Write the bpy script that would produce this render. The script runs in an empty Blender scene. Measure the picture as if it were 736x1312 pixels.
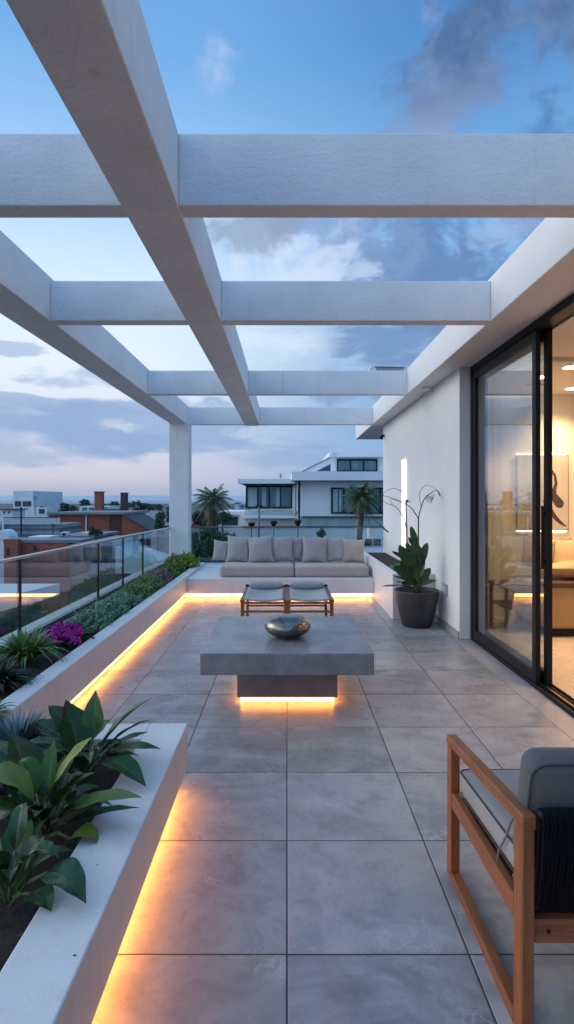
import bpy, bmesh, math, random
from mathutils import Vector, Matrix, noise
R = math.radians
PI = math.pi
scene = bpy.context.scene
C = bpy.context.collection
rnd = random.Random(7)

# ------------------------------------------------------------------ camera
# x right, y away from the camera, z up, metres; the camera stands at the origin, eye height 1.5
cd = bpy.data.cameras.new('camera')
cam = bpy.data.objects.new('camera', cd)
C.objects.link(cam)
cam.location = (0, 0, 1.5)
cam.rotation_euler = (R(90), 0, 0)
cd.sensor_fit = 'HORIZONTAL'
cd.sensor_width = 36
cd.lens = 700 / 736 * 36
cd.shift_y = -16 / 736
cd.clip_start = 0.05
cd.clip_end = 12000
scene.camera = cam

# ------------------------------------------------------------------ render
scene.view_settings.view_transform = 'Standard'
scene.view_settings.look = 'None'
scene.view_settings.exposure = 0.32
scene.view_settings.gamma = 1
scene.view_settings.use_curve_mapping = False
scene.cycles.max_bounces = 10
scene.cycles.diffuse_bounces = 4
scene.cycles.glossy_bounces = 4
scene.cycles.transparent_max_bounces = 16
scene.cycles.transmission_bounces = 6
scene.cycles.sample_clamp_indirect = 6
scene.cycles.use_denoising = True
scene.cycles.caustics_reflective = False
scene.cycles.caustics_refractive = False
SUN_EL, SUN_AZ = 7, -75      # low afterglow from the left


# ------------------------------------------------------------------ node helper
class NT:
    def __init__(s, tree):
        s.t = tree
        s.n = tree.nodes
        s.l = tree.links
    def node(s, typ, **kw):
        nd = s.n.new(typ)
        for k, v in kw.items():
            setattr(nd, k, v)
        return nd
    def put(s, sock, v):
        if v is None:
            return
        if hasattr(v, 'is_output'):
            s.l.new(v, sock)
        else:
            sock.default_value = v
    def m(s, op, a, b=None, c=None, clamp=False):
        nd = s.node('ShaderNodeMath', operation=op, use_clamp=clamp)
        s.put(nd.inputs[0], a); s.put(nd.inputs[1], b); s.put(nd.inputs[2], c)
        return nd.outputs[0]
    def vm(s, op, a, b=None, scale=None):
        nd = s.node('ShaderNodeVectorMath', operation=op)
        s.put(nd.inputs[0], a); s.put(nd.inputs[1], b)
        if scale is not None:
            s.put(nd.inputs[3], scale)
        return nd.outputs['Value' if op in ('DOT_PRODUCT', 'LENGTH', 'DISTANCE') else 'Vector']
    def mix(s, f, a, b, blend='MIX'):
        nd = s.node('ShaderNodeMix', data_type='RGBA', blend_type=blend)
        s.put(nd.inputs[0], f)
        for sock, v in ((nd.inputs[6], a), (nd.inputs[7], b)):
            if isinstance(v, tuple) and len(v) == 3:
                v = v + (1,)
            s.put(sock, v)
        return nd.outputs[2]
    def noise(s, vec, scale, detail=4, rough=.5, dist=0.0):
        nd = s.node('ShaderNodeTexNoise')
        s.put(nd.inputs['Vector'], vec)
        s.put(nd.inputs['Scale'], scale); s.put(nd.inputs['Detail'], detail)
        s.put(nd.inputs['Roughness'], rough); s.put(nd.inputs['Distortion'], dist)
        return nd.outputs['Fac']
    def rng(s, v, a, b, c=0.0, d=1.0, smooth=False):
        nd = s.node('ShaderNodeMapRange', interpolation_type='SMOOTHSTEP' if smooth else 'LINEAR')
        for i, q in enumerate((v, a, b, c, d)):
            s.put(nd.inputs[i], q)
        return nd.outputs[0]
    def ramp(s, f, stops):
        nd = s.node('ShaderNodeValToRGB')
        s.put(nd.inputs[0], f)
        e = nd.color_ramp.elements
        while len(e) < len(stops):
            e.new(.5)
        for el, (p, col) in zip(e, stops):
            el.position = p
            el.color = tuple(col) + (1,)
        return nd.outputs[0]
    def sep(s, v):
        nd = s.node('ShaderNodeSeparateXYZ'); s.put(nd.inputs[0], v)
        return nd.outputs
    def comb(s, x, y, z):
        nd = s.node('ShaderNodeCombineXYZ')
        s.put(nd.inputs[0], x); s.put(nd.inputs[1], y); s.put(nd.inputs[2], z)
        return nd.outputs[0]


# ------------------------------------------------------------------ world: dusk sky with clouds, all by direction
w = bpy.data.worlds.new('World')
scene.world = w
w.use_nodes = True
N = NT(w.node_tree)
N.n.clear()
wo = N.node('ShaderNodeOutputWorld')
bg = N.node('ShaderNodeBackground')
N.l.new(bg.outputs[0], wo.inputs[0])
d_ = N.node('ShaderNodeTexCoord').outputs['Generated']
d_ = N.vm('NORMALIZE', d_)
X, Y, Z = N.sep(d_)[:3]
zz = N.m('MAXIMUM', Z, 0.0)
left = N.ramp(zz, [(0, (.42, .44, .54)), (.035, (.60, .56, .65)), (.10, (.60, .63, .75)), (.22, (.70, .79, .88)), (.36, (.58, .74, .90)), (.50, (.30, .53, .83)), (.62, (.155, .37, .71)), (.8, (.10, .27, .60))])
right = N.ramp(zz, [(0, (.34, .45, .62)), (.04, (.30, .43, .63)), (.12, (.22, .38, .62)), (.25, (.26, .43, .68)), (.42, (.20, .40, .70)), (.55, (.12, .31, .62)), (.64, (.065, .21, .49)), (.8, (.04, .14, .38))])
az = N.rng(N.m('SUBTRACT', X, N.m('MULTIPLY', zz, .25)), -.34, .16, 0, 1, True)
base = N.mix(az, left, right)
nish = N.node('ShaderNodeTexSky', sky_type='NISHITA', sun_disc=False)
nish.sun_elevation = R(SUN_EL)
nish.sun_rotation = R(SUN_AZ)
base = N.mix(.06, base, N.mix(1, nish.outputs[0], (.10, .10, .10), 'MULTIPLY'))
# cloud fields
warp = N.vm('ADD', N.vm('MULTIPLY', d_, (1, 1, 2.6)), (3.1, 7.7, 1.9))
n1 = N.noise(warp, 4.5, 8, .58, .35)
n2 = N.noise(N.vm('ADD', d_, (9, 2, 5)), 7.0, 9, .56, .9)
n3 = N.noise(N.vm('MULTIPLY', d_, (1, 1, 5.5)), 6.0, 7, .55, .3)


def dirv(px, py):
    v = Vector(((px - 368) / 700, 1, (640 - py) / 700)).normalized()
    return tuple(v)


def patch(px, py, r0, r1, stretch=None, n=None, t0=.45, t1=.62):
    """soft cloud mask round the sky direction seen through that point of the photo's frame"""
    c = dirv(px, py)
    df = N.vm('SUBTRACT', d_, c)
    if stretch:
        df = N.vm('MULTIPLY', df, stretch)
    dist = N.vm('LENGTH', df)
    near = N.rng(dist, r0, r1, 1, 0, True)
    return N.rng(N.m('ADD', n, N.m('MULTIPLY', N.m('SUBTRACT', near, 1.0), .42)), t0, t1, 0, 1, True)


sky = base
def strip(a, b, r, n, t0, t1, grow=.35):
    out = None
    for i in range(6):
        t = i / 5
        p = patch(a[0] + (b[0] - a[0]) * t, a[1] + (b[1] - a[1]) * t, .0, r * (1 + grow * t), None, n, t0, t1)
        out = p if out is None else N.m('MAXIMUM', out, p)
    return out
def lay(mask, f, col):
    global sky
    sky = N.mix(N.m('MULTIPLY', mask, f), sky, col)
n4 = N.noise(N.vm('ADD', N.vm('MULTIPLY', d_, (1, 1, 3.4)), (5.3, 2.2, 8.1)), 9, 10, .58, .3)
n5 = N.noise(N.vm('ADD', N.vm('MULTIPLY', d_, (1, 1, 1.3)), (1.3, 6.2, 2.1)), 11, 9, .58, .3)
# broad pale veil, then blue grey masses between the beams
lay(patch(340, 330, .04, .40, (1, 1, 1.8), n2, .36, .56), .70, (.60, .67, .80))
lay(patch(590, 325, .06, .34, (1, 1, 1.6), n5, .32, .50), .85, (.10, .19, .38))
lay(patch(640, 300, .02, .16, (1, 1, 1.8), n4, .40, .56), .45, (.34, .43, .62))
lay(patch(450, 310, .04, .28, (1, 1, 1.8), n5, .38, .54), .70, (.19, .29, .50))
lay(patch(440, 345, .02, .20, (1, 1, 2.2), n4, .40, .56), .60, (.50, .60, .78))
lay(patch(322, 302, .02, .14, (1, 1, 1.4), n5, .32, .50), .75, (.24, .30, .43))
lay(patch(560, 440, .04, .36, (1, 1, 2.0), n4, .34, .52), .80, (.13, .23, .42))
lay(patch(350, 440, .02, .20, (1, 1, 2.5), n4, .32, .60), .55, (.66, .73, .84))
lay(patch(440, 490, .03, .28, (1, 1, 3.2), n5, .36, .52), .70, (.16, .27, .47))
lay(patch(395, 590, .05, .30, (1, 1, 3.5), n3, .36, .54), .45, (.17, .29, .50))
# streaky cloud bank low on the left
lay(patch(40, 562, .08, .42, (1, 1, 4.2), n4, .30, .50), .75, (.29, .39, .57))
lay(patch(190, 546, .08, .40, (1, 1, 4.4), n4, .28, .48), .80, (.22, .34, .55))
lay(patch(70, 528, .05, .34, (1, 1, 5.5), n3, .30, .50), .75, (.25, .36, .56))
lay(patch(120, 487, .02, .26, (1, 1, 5.0), n4, .33, .50), .70, (.32, .42, .60))
lay(patch(8, 445, .01, .12, (1, 1, 5.0), n4, .31, .43), .75, (.32, .42, .60))
lay(patch(8, 510, .02, .16, (1, 1, 6.0), n3, .31, .43), .75, (.30, .41, .58))
# diagonal cloud at the upper right and small puffs at the upper middle
m6 = strip((505, 180), (700, -15), .12, n2, .31, .53, .6)
col6 = N.mix(N.rng(Z, .50, .60), (.36, .43, .60), (.07, .12, .25))
col6 = N.mix(N.rng(n5, .45, .65), col6, (.17, .24, .40))
lay(m6, .80, col6)
lay(patch(745, 150, .02, .20, None, n5, .32, .56), .6, (.045, .115, .26))
lay(patch(283, 85, .0, .10, (1.15, 1, .75), n5, .34, .60), .55, (.46, .54, .72))
lay(patch(556, 18, .0, .08, None, n5, .34, .54), .55, (.28, .35, .54))
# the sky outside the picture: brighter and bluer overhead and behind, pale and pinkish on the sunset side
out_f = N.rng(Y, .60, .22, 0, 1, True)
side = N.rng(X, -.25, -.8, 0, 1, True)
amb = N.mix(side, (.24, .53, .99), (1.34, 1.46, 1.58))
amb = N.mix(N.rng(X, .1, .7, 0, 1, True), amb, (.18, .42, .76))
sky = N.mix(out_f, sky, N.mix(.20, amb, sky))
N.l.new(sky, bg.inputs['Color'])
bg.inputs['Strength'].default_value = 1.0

sd = bpy.data.lights.new('afterglow_sun', 'SUN')
sd.energy = 0.75
sd.angle = R(40)
sd.color = (1.0, .95, .90)
sun = bpy.data.objects.new('afterglow_sun', sd)
C.objects.link(sun)
sun.rotation_euler = (R(90 - 22), 0, R(SUN_AZ + 5))
sun.location = (-20, 5, 20)
# light direction: from the left and a little ahead, low
dv = Vector((-math.cos(R(20)) * .97, math.cos(R(20)) * .22, math.sin(R(20))))
sun.rotation_euler = dv.to_track_quat('Z', 'Y').to_euler()


# ------------------------------------------------------------------ materials
def new_mat(name):
    m = bpy.data.materials.new(name)
    m.use_nodes = True
    t = NT(m.node_tree)
    p = t.n['Principled BSDF']
    return m, t, p


def mat(name, col, rough=.6, var=.12, scale=8, bump=.0, bscale=60, metal=0, spec=.5, coord='Object', dark=None, rvar=0, stretch=None, sub=0):
    m, t, p = new_mat(name)
    if coord == 'World':
        v = t.node('ShaderNodeNewGeometry').outputs['Position']
    else:
        v = t.node('ShaderNodeTexCoord').outputs[coord]
    if stretch:
        v = t.vm('MULTIPLY', v, stretch)
    n = t.noise(v, scale, 6, .6)
    a = tuple(max(0, c * (1 - var)) for c in col)
    b = tuple(min(1, c * (1 + var)) for c in col)
    c = t.mix(t.rng(n, .3, .7), a, b)
    if dark:
        c = t.mix(t.rng(t.noise(v, scale * .35, 5, .65), .55, .75, 0, .6), c, dark)
    t.put(p.inputs['Base Color'], c)
    p.inputs['Roughness'].default_value = rough
    if rvar:
        t.put(p.inputs['Roughness'], t.rng(t.noise(v, scale * 1.7, 5), .3, .7, rough - rvar, rough + rvar))
    p.inputs['Metallic'].default_value = metal
    p.inputs['Specular IOR Level'].default_value = spec
    if bump:
        bn = t.node('ShaderNodeBump')
        bn.inputs['Strength'].default_value = bump
        bn.inputs['Distance'].default_value = .01
        t.put(bn.inputs['Height'], t.noise(v, bscale, 5, .65))
        t.l.new(bn.outputs[0], p.inputs['Normal'])
    return m


def wear(m, spots=(.08, .08, .085), scale=70, lo=.70, amt=.6, drip=None, ring_amt=.28):
    t = NT(m.node_tree); p = t.n['Principled BSDF']
    pos = t.node('ShaderNodeNewGeometry').outputs['Position']
    src = p.inputs['Base Color'].links[0].from_socket
    c = t.mix(t.rng(t.noise(pos, scale, 3, .6), lo, lo + .05, 0, amt), src, spots)
    ring = t.noise(t.vm('ADD', pos, (4, 4, 4)), 2.3, 6, .65)
    c = t.mix(t.rng(t.m('ABSOLUTE', t.m('SUBTRACT', ring, .53)), 0, .02, ring_amt, 0), c, spots)
    if drip:
        st_ = t.noise(t.vm('MULTIPLY', pos, (16, 16, 1.2)), 1.0, 4, .6)
        c = t.mix(t.rng(st_, .60, .76, 0, .45), c, drip)
    t.put(p.inputs['Base Color'], c)


def emit(name, col, strength):
    m, t, p = new_mat(name)
    p.inputs['Base Color'].default_value = (.8, .8, .8, 1)
    p.inputs['Emission Color'].default_value = col + (1,)
    p.inputs['Emission Strength'].default_value = strength
    return m


def glass_mat(name, tint=(.93, .97, .96), refl=1.0, ior=1.5, base=0.0, rough=0.0):
    """clear pane: tinted see-through plus a Fresnel mirror"""
    m = bpy.data.materials.new(name)
    m.use_nodes = True
    t = NT(m.node_tree)
    t.n.clear()
    out = t.node('ShaderNodeOutputMaterial')
    tr = t.node('ShaderNodeBsdfTransparent'); tr.inputs[0].default_value = tint + (1,)
    gl = t.node('ShaderNodeBsdfGlossy'); gl.inputs['Roughness'].default_value = rough
    gl.inputs[0].default_value = (.95, .97, 1, 1)
    # fresnel by hand so the back face mirrors like the front one
    lw = t.node('ShaderNodeLayerWeight'); lw.inputs[0].default_value = .5
    f = t.m('POWER', lw.outputs['Facing'], 4.0)
    f = t.m('ADD', t.m('MULTIPLY', f, .9 * refl), base + .05 * refl, clamp=True)
    mx = t.node('ShaderNodeMixShader')
    t.l.new(f, mx.inputs[0]); t.l.new(tr.outputs[0], mx.inputs[1]); t.l.new(gl.outputs[0], mx.inputs[2])
    t.l.new(mx.outputs[0], out.inputs[0])
    return m


def leaf_mat(name, col, rib=None, rough=.35, spec=.5, trans=.25, var=.35):
    m, t, p = new_mat(name)
    uv = t.node('ShaderNodeTexCoord').outputs['UV']
    obj = t.node('ShaderNodeTexCoord').outputs['Object']
    u = t.sep(uv)[0]; vv = t.sep(uv)[1]
    n = t.noise(obj, 9, 4)
    c = t.mix(t.rng(n, .3, .7), tuple(x * (1 - var) for x in col), tuple(min(1, x * (1 + var)) for x in col))
    if rib:
        mid = t.m('ABSOLUTE', t.m('SUBTRACT', u, .5))
        f = t.rng(mid, .015, .045, 1, 0, True)
        veins = t.m('SINE', t.m('MULTIPLY', t.m('ADD', vv, t.m('MULTIPLY', mid, -.35)), 170))
        fv = t.m('MULTIPLY', t.rng(veins, .86, 1.0, 0, .35), t.rng(mid, .03, .1))
        c = t.mix(t.m('MAXIMUM', t.m('MULTIPLY', f, .8), fv), c, rib)
        bn = t.node('ShaderNodeBump'); bn.inputs['Strength'].default_value = .35; bn.inputs['Distance'].default_value = .004
        t.put(bn.inputs['Height'], veins)
        t.l.new(bn.outputs[0], p.inputs['Normal'])
    t.put(p.inputs['Base Color'], c)
    p.inputs['Roughness'].default_value = rough
    p.inputs['Specular IOR Level'].default_value = spec
    return m


# floor tiles: 0.6 m porcelain slabs, joints, veins and scratches
def tile_mat():
    m, t, p = new_mat('terrace_tiles')
    pos = t.node('ShaderNodeNewGeometry').outputs['Position']
    x, y, z = t.sep(pos)[:3]
    S = 1 / .6
    fx = t.m('MULTIPLY', x, S); fy = t.m('MULTIPLY', t.m('ADD', y, 30.0), S)
    jx = t.m('ABSOLUTE', t.m('SUBTRACT', t.m('FRACT', t.m('ADD', fx, 100.5)), .5))
    jy = t.m('ABSOLUTE', t.m('SUBTRACT', t.m('FRACT', t.m('ADD', fy, .5)), .5))
    d = t.m('MINIMUM', jx, jy)          # distance to nearest joint, in tiles
    joint = t.rng(d, .0032, .0060, 1, 0)
    idv = t.comb(t.m('FLOOR', t.m('ADD', fx, 100)), t.m('FLOOR', fy), 0.0)
    wn = t.node('ShaderNodeTexWhiteNoise'); t.put(wn.inputs['Vector'], idv)
    rv = wn.outputs['Value']; rc = wn.outputs['Color']
    shifted = t.vm('ADD', pos, t.vm('MULTIPLY', rc, (13, 17, 11)))   # every slab its own figure
    big = t.noise(t.vm('MULTIPLY', shifted, (1, 1.8, 1)), 1.9, 7, .6, 1.2)
    col = t.mix(t.rng(big, .36, .64), (.19, .197, .212), (.38, .372, .372))
    col = t.mix(t.m('MULTIPLY', rv, .62), col, (.47, .455, .455))
    smudge = t.noise(shifted, 5.5, 8, .7, .6)
    col = t.mix(t.rng(smudge, .48, .70, 0, .62), col, (.15, .15, .162))
    warm = t.noise(shifted, 2.7, 4, .55)
    col = t.mix(t.rng(warm, .5, .7, 0, .35), col, (.36, .31, .28))
    # thin pale veins
    wv = t.vm('ADD', shifted, t.vm('SCALE', t.node('ShaderNodeTexNoise').outputs['Color'], scale=.0))
    nz = t.node('ShaderNodeTexNoise'); t.put(nz.inputs['Vector'], shifted); nz.inputs['Scale'].default_value = 3.0; nz.inputs['Detail'].default_value = 5
    wv = t.vm('ADD', shifted, t.vm('SCALE', nz.outputs['Color'], scale=.45))
    r1 = t.noise(wv, 1.6, 4, .5)
    v1 = t.rng(t.m('ABSOLUTE', t.m('SUBTRACT', r1, .5)), 0, .007, 1, 0)
    vo = t.node('ShaderNodeTexVoronoi', feature='DISTANCE_TO_EDGE'); t.put(vo.inputs['Vector'], wv); vo.inputs['Scale'].default_value = 2.6
    v2 = t.rng(vo.outputs['Distance'], 0, .010, 1, 0)
    gate = t.rng(t.noise(shifted, 4.2, 3), .50, .62)
    veins = t.m('MULTIPLY', t.m('MAXIMUM', v1, v2), gate)
    col = t.mix(t.m('MULTIPLY', veins, .5), col, (.56, .56, .58))
    fl = t.noise(t.vm('MULTIPLY', shifted, (1, .35, 1)), 60, 3, .6)
    col = t.mix(t.m('MULTIPLY', t.rng(fl, .66, .74), .35), col, (.50, .50, .52))
    col = t.mix(joint, col, (.035, .035, .038))
    t.put(p.inputs['Base Color'], col)
    rg = t.rng(smudge, .3, .7, .22, .44)
    t.put(p.inputs['Roughness'], t.mix(joint, t.comb(rg, rg, rg), (.9, .9, .9)))
    bn = t.node('ShaderNodeBump'); bn.inputs['Strength'].default_value = .45; bn.inputs['Distance'].default_value = .006
    h = t.m('ADD', t.m('MULTIPLY', t.rng(d, .003, .010), .6), t.m('MULTIPLY', t.noise(shifted, 14, 8, .7), .35))
    t.put(bn.inputs['Height'], h)
    t.l.new(bn.outputs[0], p.inputs['Normal'])
    return m


def wood_mat(name, col, dcol, axis=(22, 22, 1.5)):
    m, t, p = new_mat(name)
    co = t.node('ShaderNodeTexCoord').outputs['Object']
    v = t.vm('MULTIPLY', co, axis)
    n = t.noise(v, 2.2, 7, .65, 1.2)
    fine = t.noise(v, 9, 4, .7)
    c = t.mix(t.rng(n, .3, .68), dcol, col)
    c = t.mix(t.rng(fine, .55, .8, 0, .4), c, dcol)
    t.put(p.inputs['Base Color'], c)
    t.put(p.inputs['Roughness'], t.rng(fine, .3, .7, .38, .55))
    bn = t.node('ShaderNodeBump'); bn.inputs['Strength'].default_value = .18; bn.inputs['Distance'].default_value = .003
    t.put(bn.inputs['Height'], fine); t.l.new(bn.outputs[0], p.inputs['Normal'])
    return m


def fabric_mat(name, col, var=.08, weave=260):
    m, t, p = new_mat(name)
    co = t.node('ShaderNodeTexCoord').outputs['Object']
    x, y, z = t.sep(co)[:3]
    n = t.noise(co, 5, 5, .6)
    sp = t.noise(co, weave, 2, .8)
    c = t.mix(t.rng(n, .3, .7), tuple(k * (1 - var) for k in col), tuple(k * (1 + var) for k in col))
    c = t.mix(t.rng(sp, .45, .75, 0, .35), c, tuple(k * .6 for k in col))
    t.put(p.inputs['Base Color'], c)
    p.inputs['Roughness'].default_value = .95
    p.inputs['Specular IOR Level'].default_value = .15
    p.inputs['Sheen Weight'].default_value = .15
    bn = t.node('ShaderNodeBump'); bn.inputs['Strength'].default_value = .35; bn.inputs['Distance'].default_value = .012
    t.put(bn.inputs['Height'], t.m('ADD', t.m('MULTIPLY', t.noise(co, 11, 5, .6), 1.0), t.m('MULTIPLY', sp, .08)))
    t.l.new(bn.outputs[0], p.inputs['Normal'])
    return m


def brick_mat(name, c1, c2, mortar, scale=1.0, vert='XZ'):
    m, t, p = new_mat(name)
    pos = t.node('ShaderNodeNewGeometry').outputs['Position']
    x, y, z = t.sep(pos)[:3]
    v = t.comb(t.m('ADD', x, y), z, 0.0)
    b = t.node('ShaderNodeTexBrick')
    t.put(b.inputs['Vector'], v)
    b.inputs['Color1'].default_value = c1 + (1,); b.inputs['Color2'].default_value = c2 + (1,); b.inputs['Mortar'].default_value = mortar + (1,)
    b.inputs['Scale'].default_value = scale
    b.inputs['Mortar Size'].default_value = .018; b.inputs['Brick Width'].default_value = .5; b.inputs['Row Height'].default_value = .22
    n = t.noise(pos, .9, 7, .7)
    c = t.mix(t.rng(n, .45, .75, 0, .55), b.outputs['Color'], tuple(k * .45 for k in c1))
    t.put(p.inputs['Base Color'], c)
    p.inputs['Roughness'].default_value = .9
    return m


def ribbed_mat(name, col, period=.35, rough=.5, metal=.3, axis=0):
    m, t, p = new_mat(name)
    pos = t.node('ShaderNodeNewGeometry').outputs['Position']
    s = t.sep(pos)[axis]
    wv = t.m('SINE', t.m('MULTIPLY', s, 2 * PI / period))
    n = t.noise(pos, .8, 6, .7)
    c = t.mix(t.rng(n, .3, .7), tuple(k * .7 for k in col), tuple(min(1, k * 1.25) for k in col))
    c = t.mix(t.rng(wv, .7, 1, 0, .5), c, tuple(k * .5 for k in col))
    t.put(p.inputs['Base Color'], c)
    p.inputs['Roughness'].default_value = rough
    p.inputs['Metallic'].default_value = metal
    bn = t.node('ShaderNodeBump'); bn.inputs['Distance'].default_value = .03
    t.put(bn.inputs['Height'], wv); t.l.new(bn.outputs[0], p.inputs['Normal'])
    return m


PL = mat('white_render', (.76, .76, .76), .75, .035, 3, .38, 55, coord='World', spec=.3)
def beam_mat():
    m, t, p = new_mat('white_beam_render')
    pos = t.node('ShaderNodeNewGeometry').outputs['Position']
    n = t.noise(pos, 2.2, 7, .6)
    c = t.mix(t.rng(n, .32, .68), (.72, .725, .74), (.82, .82, .825))
    st_ = t.noise(t.vm('MULTIPLY', pos, (14, 14, .8)), 1.0, 5, .6)
    gate = t.rng(t.noise(pos, .9, 3), .46, .62)
    c = t.mix(t.m('MULTIPLY', t.rng(st_, .58, .74, 0, .40), gate), c, (.44, .43, .42))
    sp = t.noise(pos, 26, 4, .7)
    c = t.mix(t.rng(sp, .70, .78, 0, .55), c, (.34, .33, .33))
    vo = t.node('ShaderNodeTexVoronoi', feature='DISTANCE_TO_EDGE')
    t.put(vo.inputs['Vector'], t.vm('ADD', pos, t.vm('SCALE', t.comb(n, sp, n), scale=.5))); vo.inputs['Scale'].default_value = .55
    c = t.mix(t.m('MULTIPLY', t.rng(vo.outputs['Distance'], .0, .003, .35, 0), gate), c, (.36, .35, .35))
    t.put(p.inputs['Base Color'], c)
    p.inputs['Roughness'].default_value = .85
    p.inputs['Specular IOR Level'].default_value = .2
    bn = t.node('ShaderNodeBump'); bn.inputs['Strength'].default_value = .8; bn.inputs['Distance'].default_value = .012
    h = t.m('ADD', t.m('MULTIPLY', t.noise(pos, 60, 4, .6), .45), t.m('MULTIPLY', t.noise(t.vm('MULTIPLY', pos, (.35, 1, 1)), 22, 5, .7), .6))
    t.put(bn.inputs['Height'], h)
    t.l.new(bn.outputs[0], p.inputs['Normal'])
    return m
PLB = beam_mat()
PLW = mat('white_wall_render', (.80, .79, .79), .75, .03, 2, .20, 60, coord='World', spec=.3)
PLP = mat('planter_render', (.70, .69, .69), .55, .05, 3, .10, 70, coord='World', spec=.4, dark=(.58, .565, .56))
wear(PLP, (.36, .34, .33), 45, .70, .5, (.52, .49, .47), ring_amt=.04)
wear(PLW, (.60, .59, .58), 30, .74, .3, ring_amt=0)
TILE = tile_mat()
STONE = mat('threshold_stone', (.34, .33, .335), .42, .25, 4, .1, 40, coord='World')
CONC = mat('grey_concrete', (.20, .21, .225), .30, .26, 3.5, .10, 30, dark=(.12, .12, .13), rvar=.08)
CONCD = mat('dark_plinth_stone', (.17, .165, .165), .45, .3, 4, .12, 30, dark=(.09, .09, .09), rvar=.1)
wear(CONC, (.09, .09, .095), 65, .67, .6)
PEWTER = mat('hammered_pewter', (.25, .225, .20), .27, .35, 6, .30, 16, metal=1, rvar=.08)
TEAK = wood_mat('teak', (.29, .105, .036), (.14, .05, .02))
TEAKX = wood_mat('teak_grain_x', (.29, .105, .036), (.14, .05, .02), (1.5, 22, 22))
TEAKY = wood_mat('teak_grain_y', (.29, .105, .036), (.14, .05, .02), (22, 1.5, 22))
BLACK = mat('black_aluminium', (.010, .010, .011), .5, .2, 20, 0, spec=.22)
FAB = fabric_mat('grey_pillow_linen', (.35, .345, .35))
FABS = fabric_mat('sand_seat_canvas', (.42, .365, .345))
FABB = fabric_mat('pale_grey_sling', (.36, .375, .39))
FABC = fabric_mat('chair_cushion_grey', (.27, .28, .295))
FABD = fabric_mat('chair_back_grey', (.095, .10, .112))
PIPING = mat('dark_piping', (.05, .052, .058), .9)
ROPE = mat('navy_black_rope', (.006, .007, .010), .9, .3, 90, .3, 200, spec=.1)
POT = mat('charcoal_pot', (.035, .034, .038), .55, .3, 8, .15, 50, rvar=.08)
SOIL = mat('dark_soil', (.022, .016, .012), .95, .6, 25, 1.0, 45)
STEEL = mat('brushed_steel', (.45, .46, .48), .3, .1, 20, 0, metal=1)
CHAN = mat('glass_channel', (.10, .11, .12), .4, .2, 10, 0, metal=.6)
GLASS = glass_mat('railing_glass', (.84, .89, .90), .8, base=.045)
GLASSB = glass_mat('back_railing_glass', (.78, .87, .86), .6, base=.02)
GLASSD = glass_mat('door_glass', (.90, .93, .91), 1.1, base=.045)
LED = emit('warm_led', (1.0, .37, .085), 9.5)
LEDN = emit('warm_led_near', (1.0, .34, .07), 18)
LEDT = emit('warm_led_table', (1.0, .33, .065), 11)
LEDW = emit('white_wall_led', (1.0, .76, .56), 3.2)
DOWN = emit('downlight_lens', (1.0, .78, .48), 22)
ARTL = emit('picture_led', (1.0, .66, .36), 14)


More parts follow.
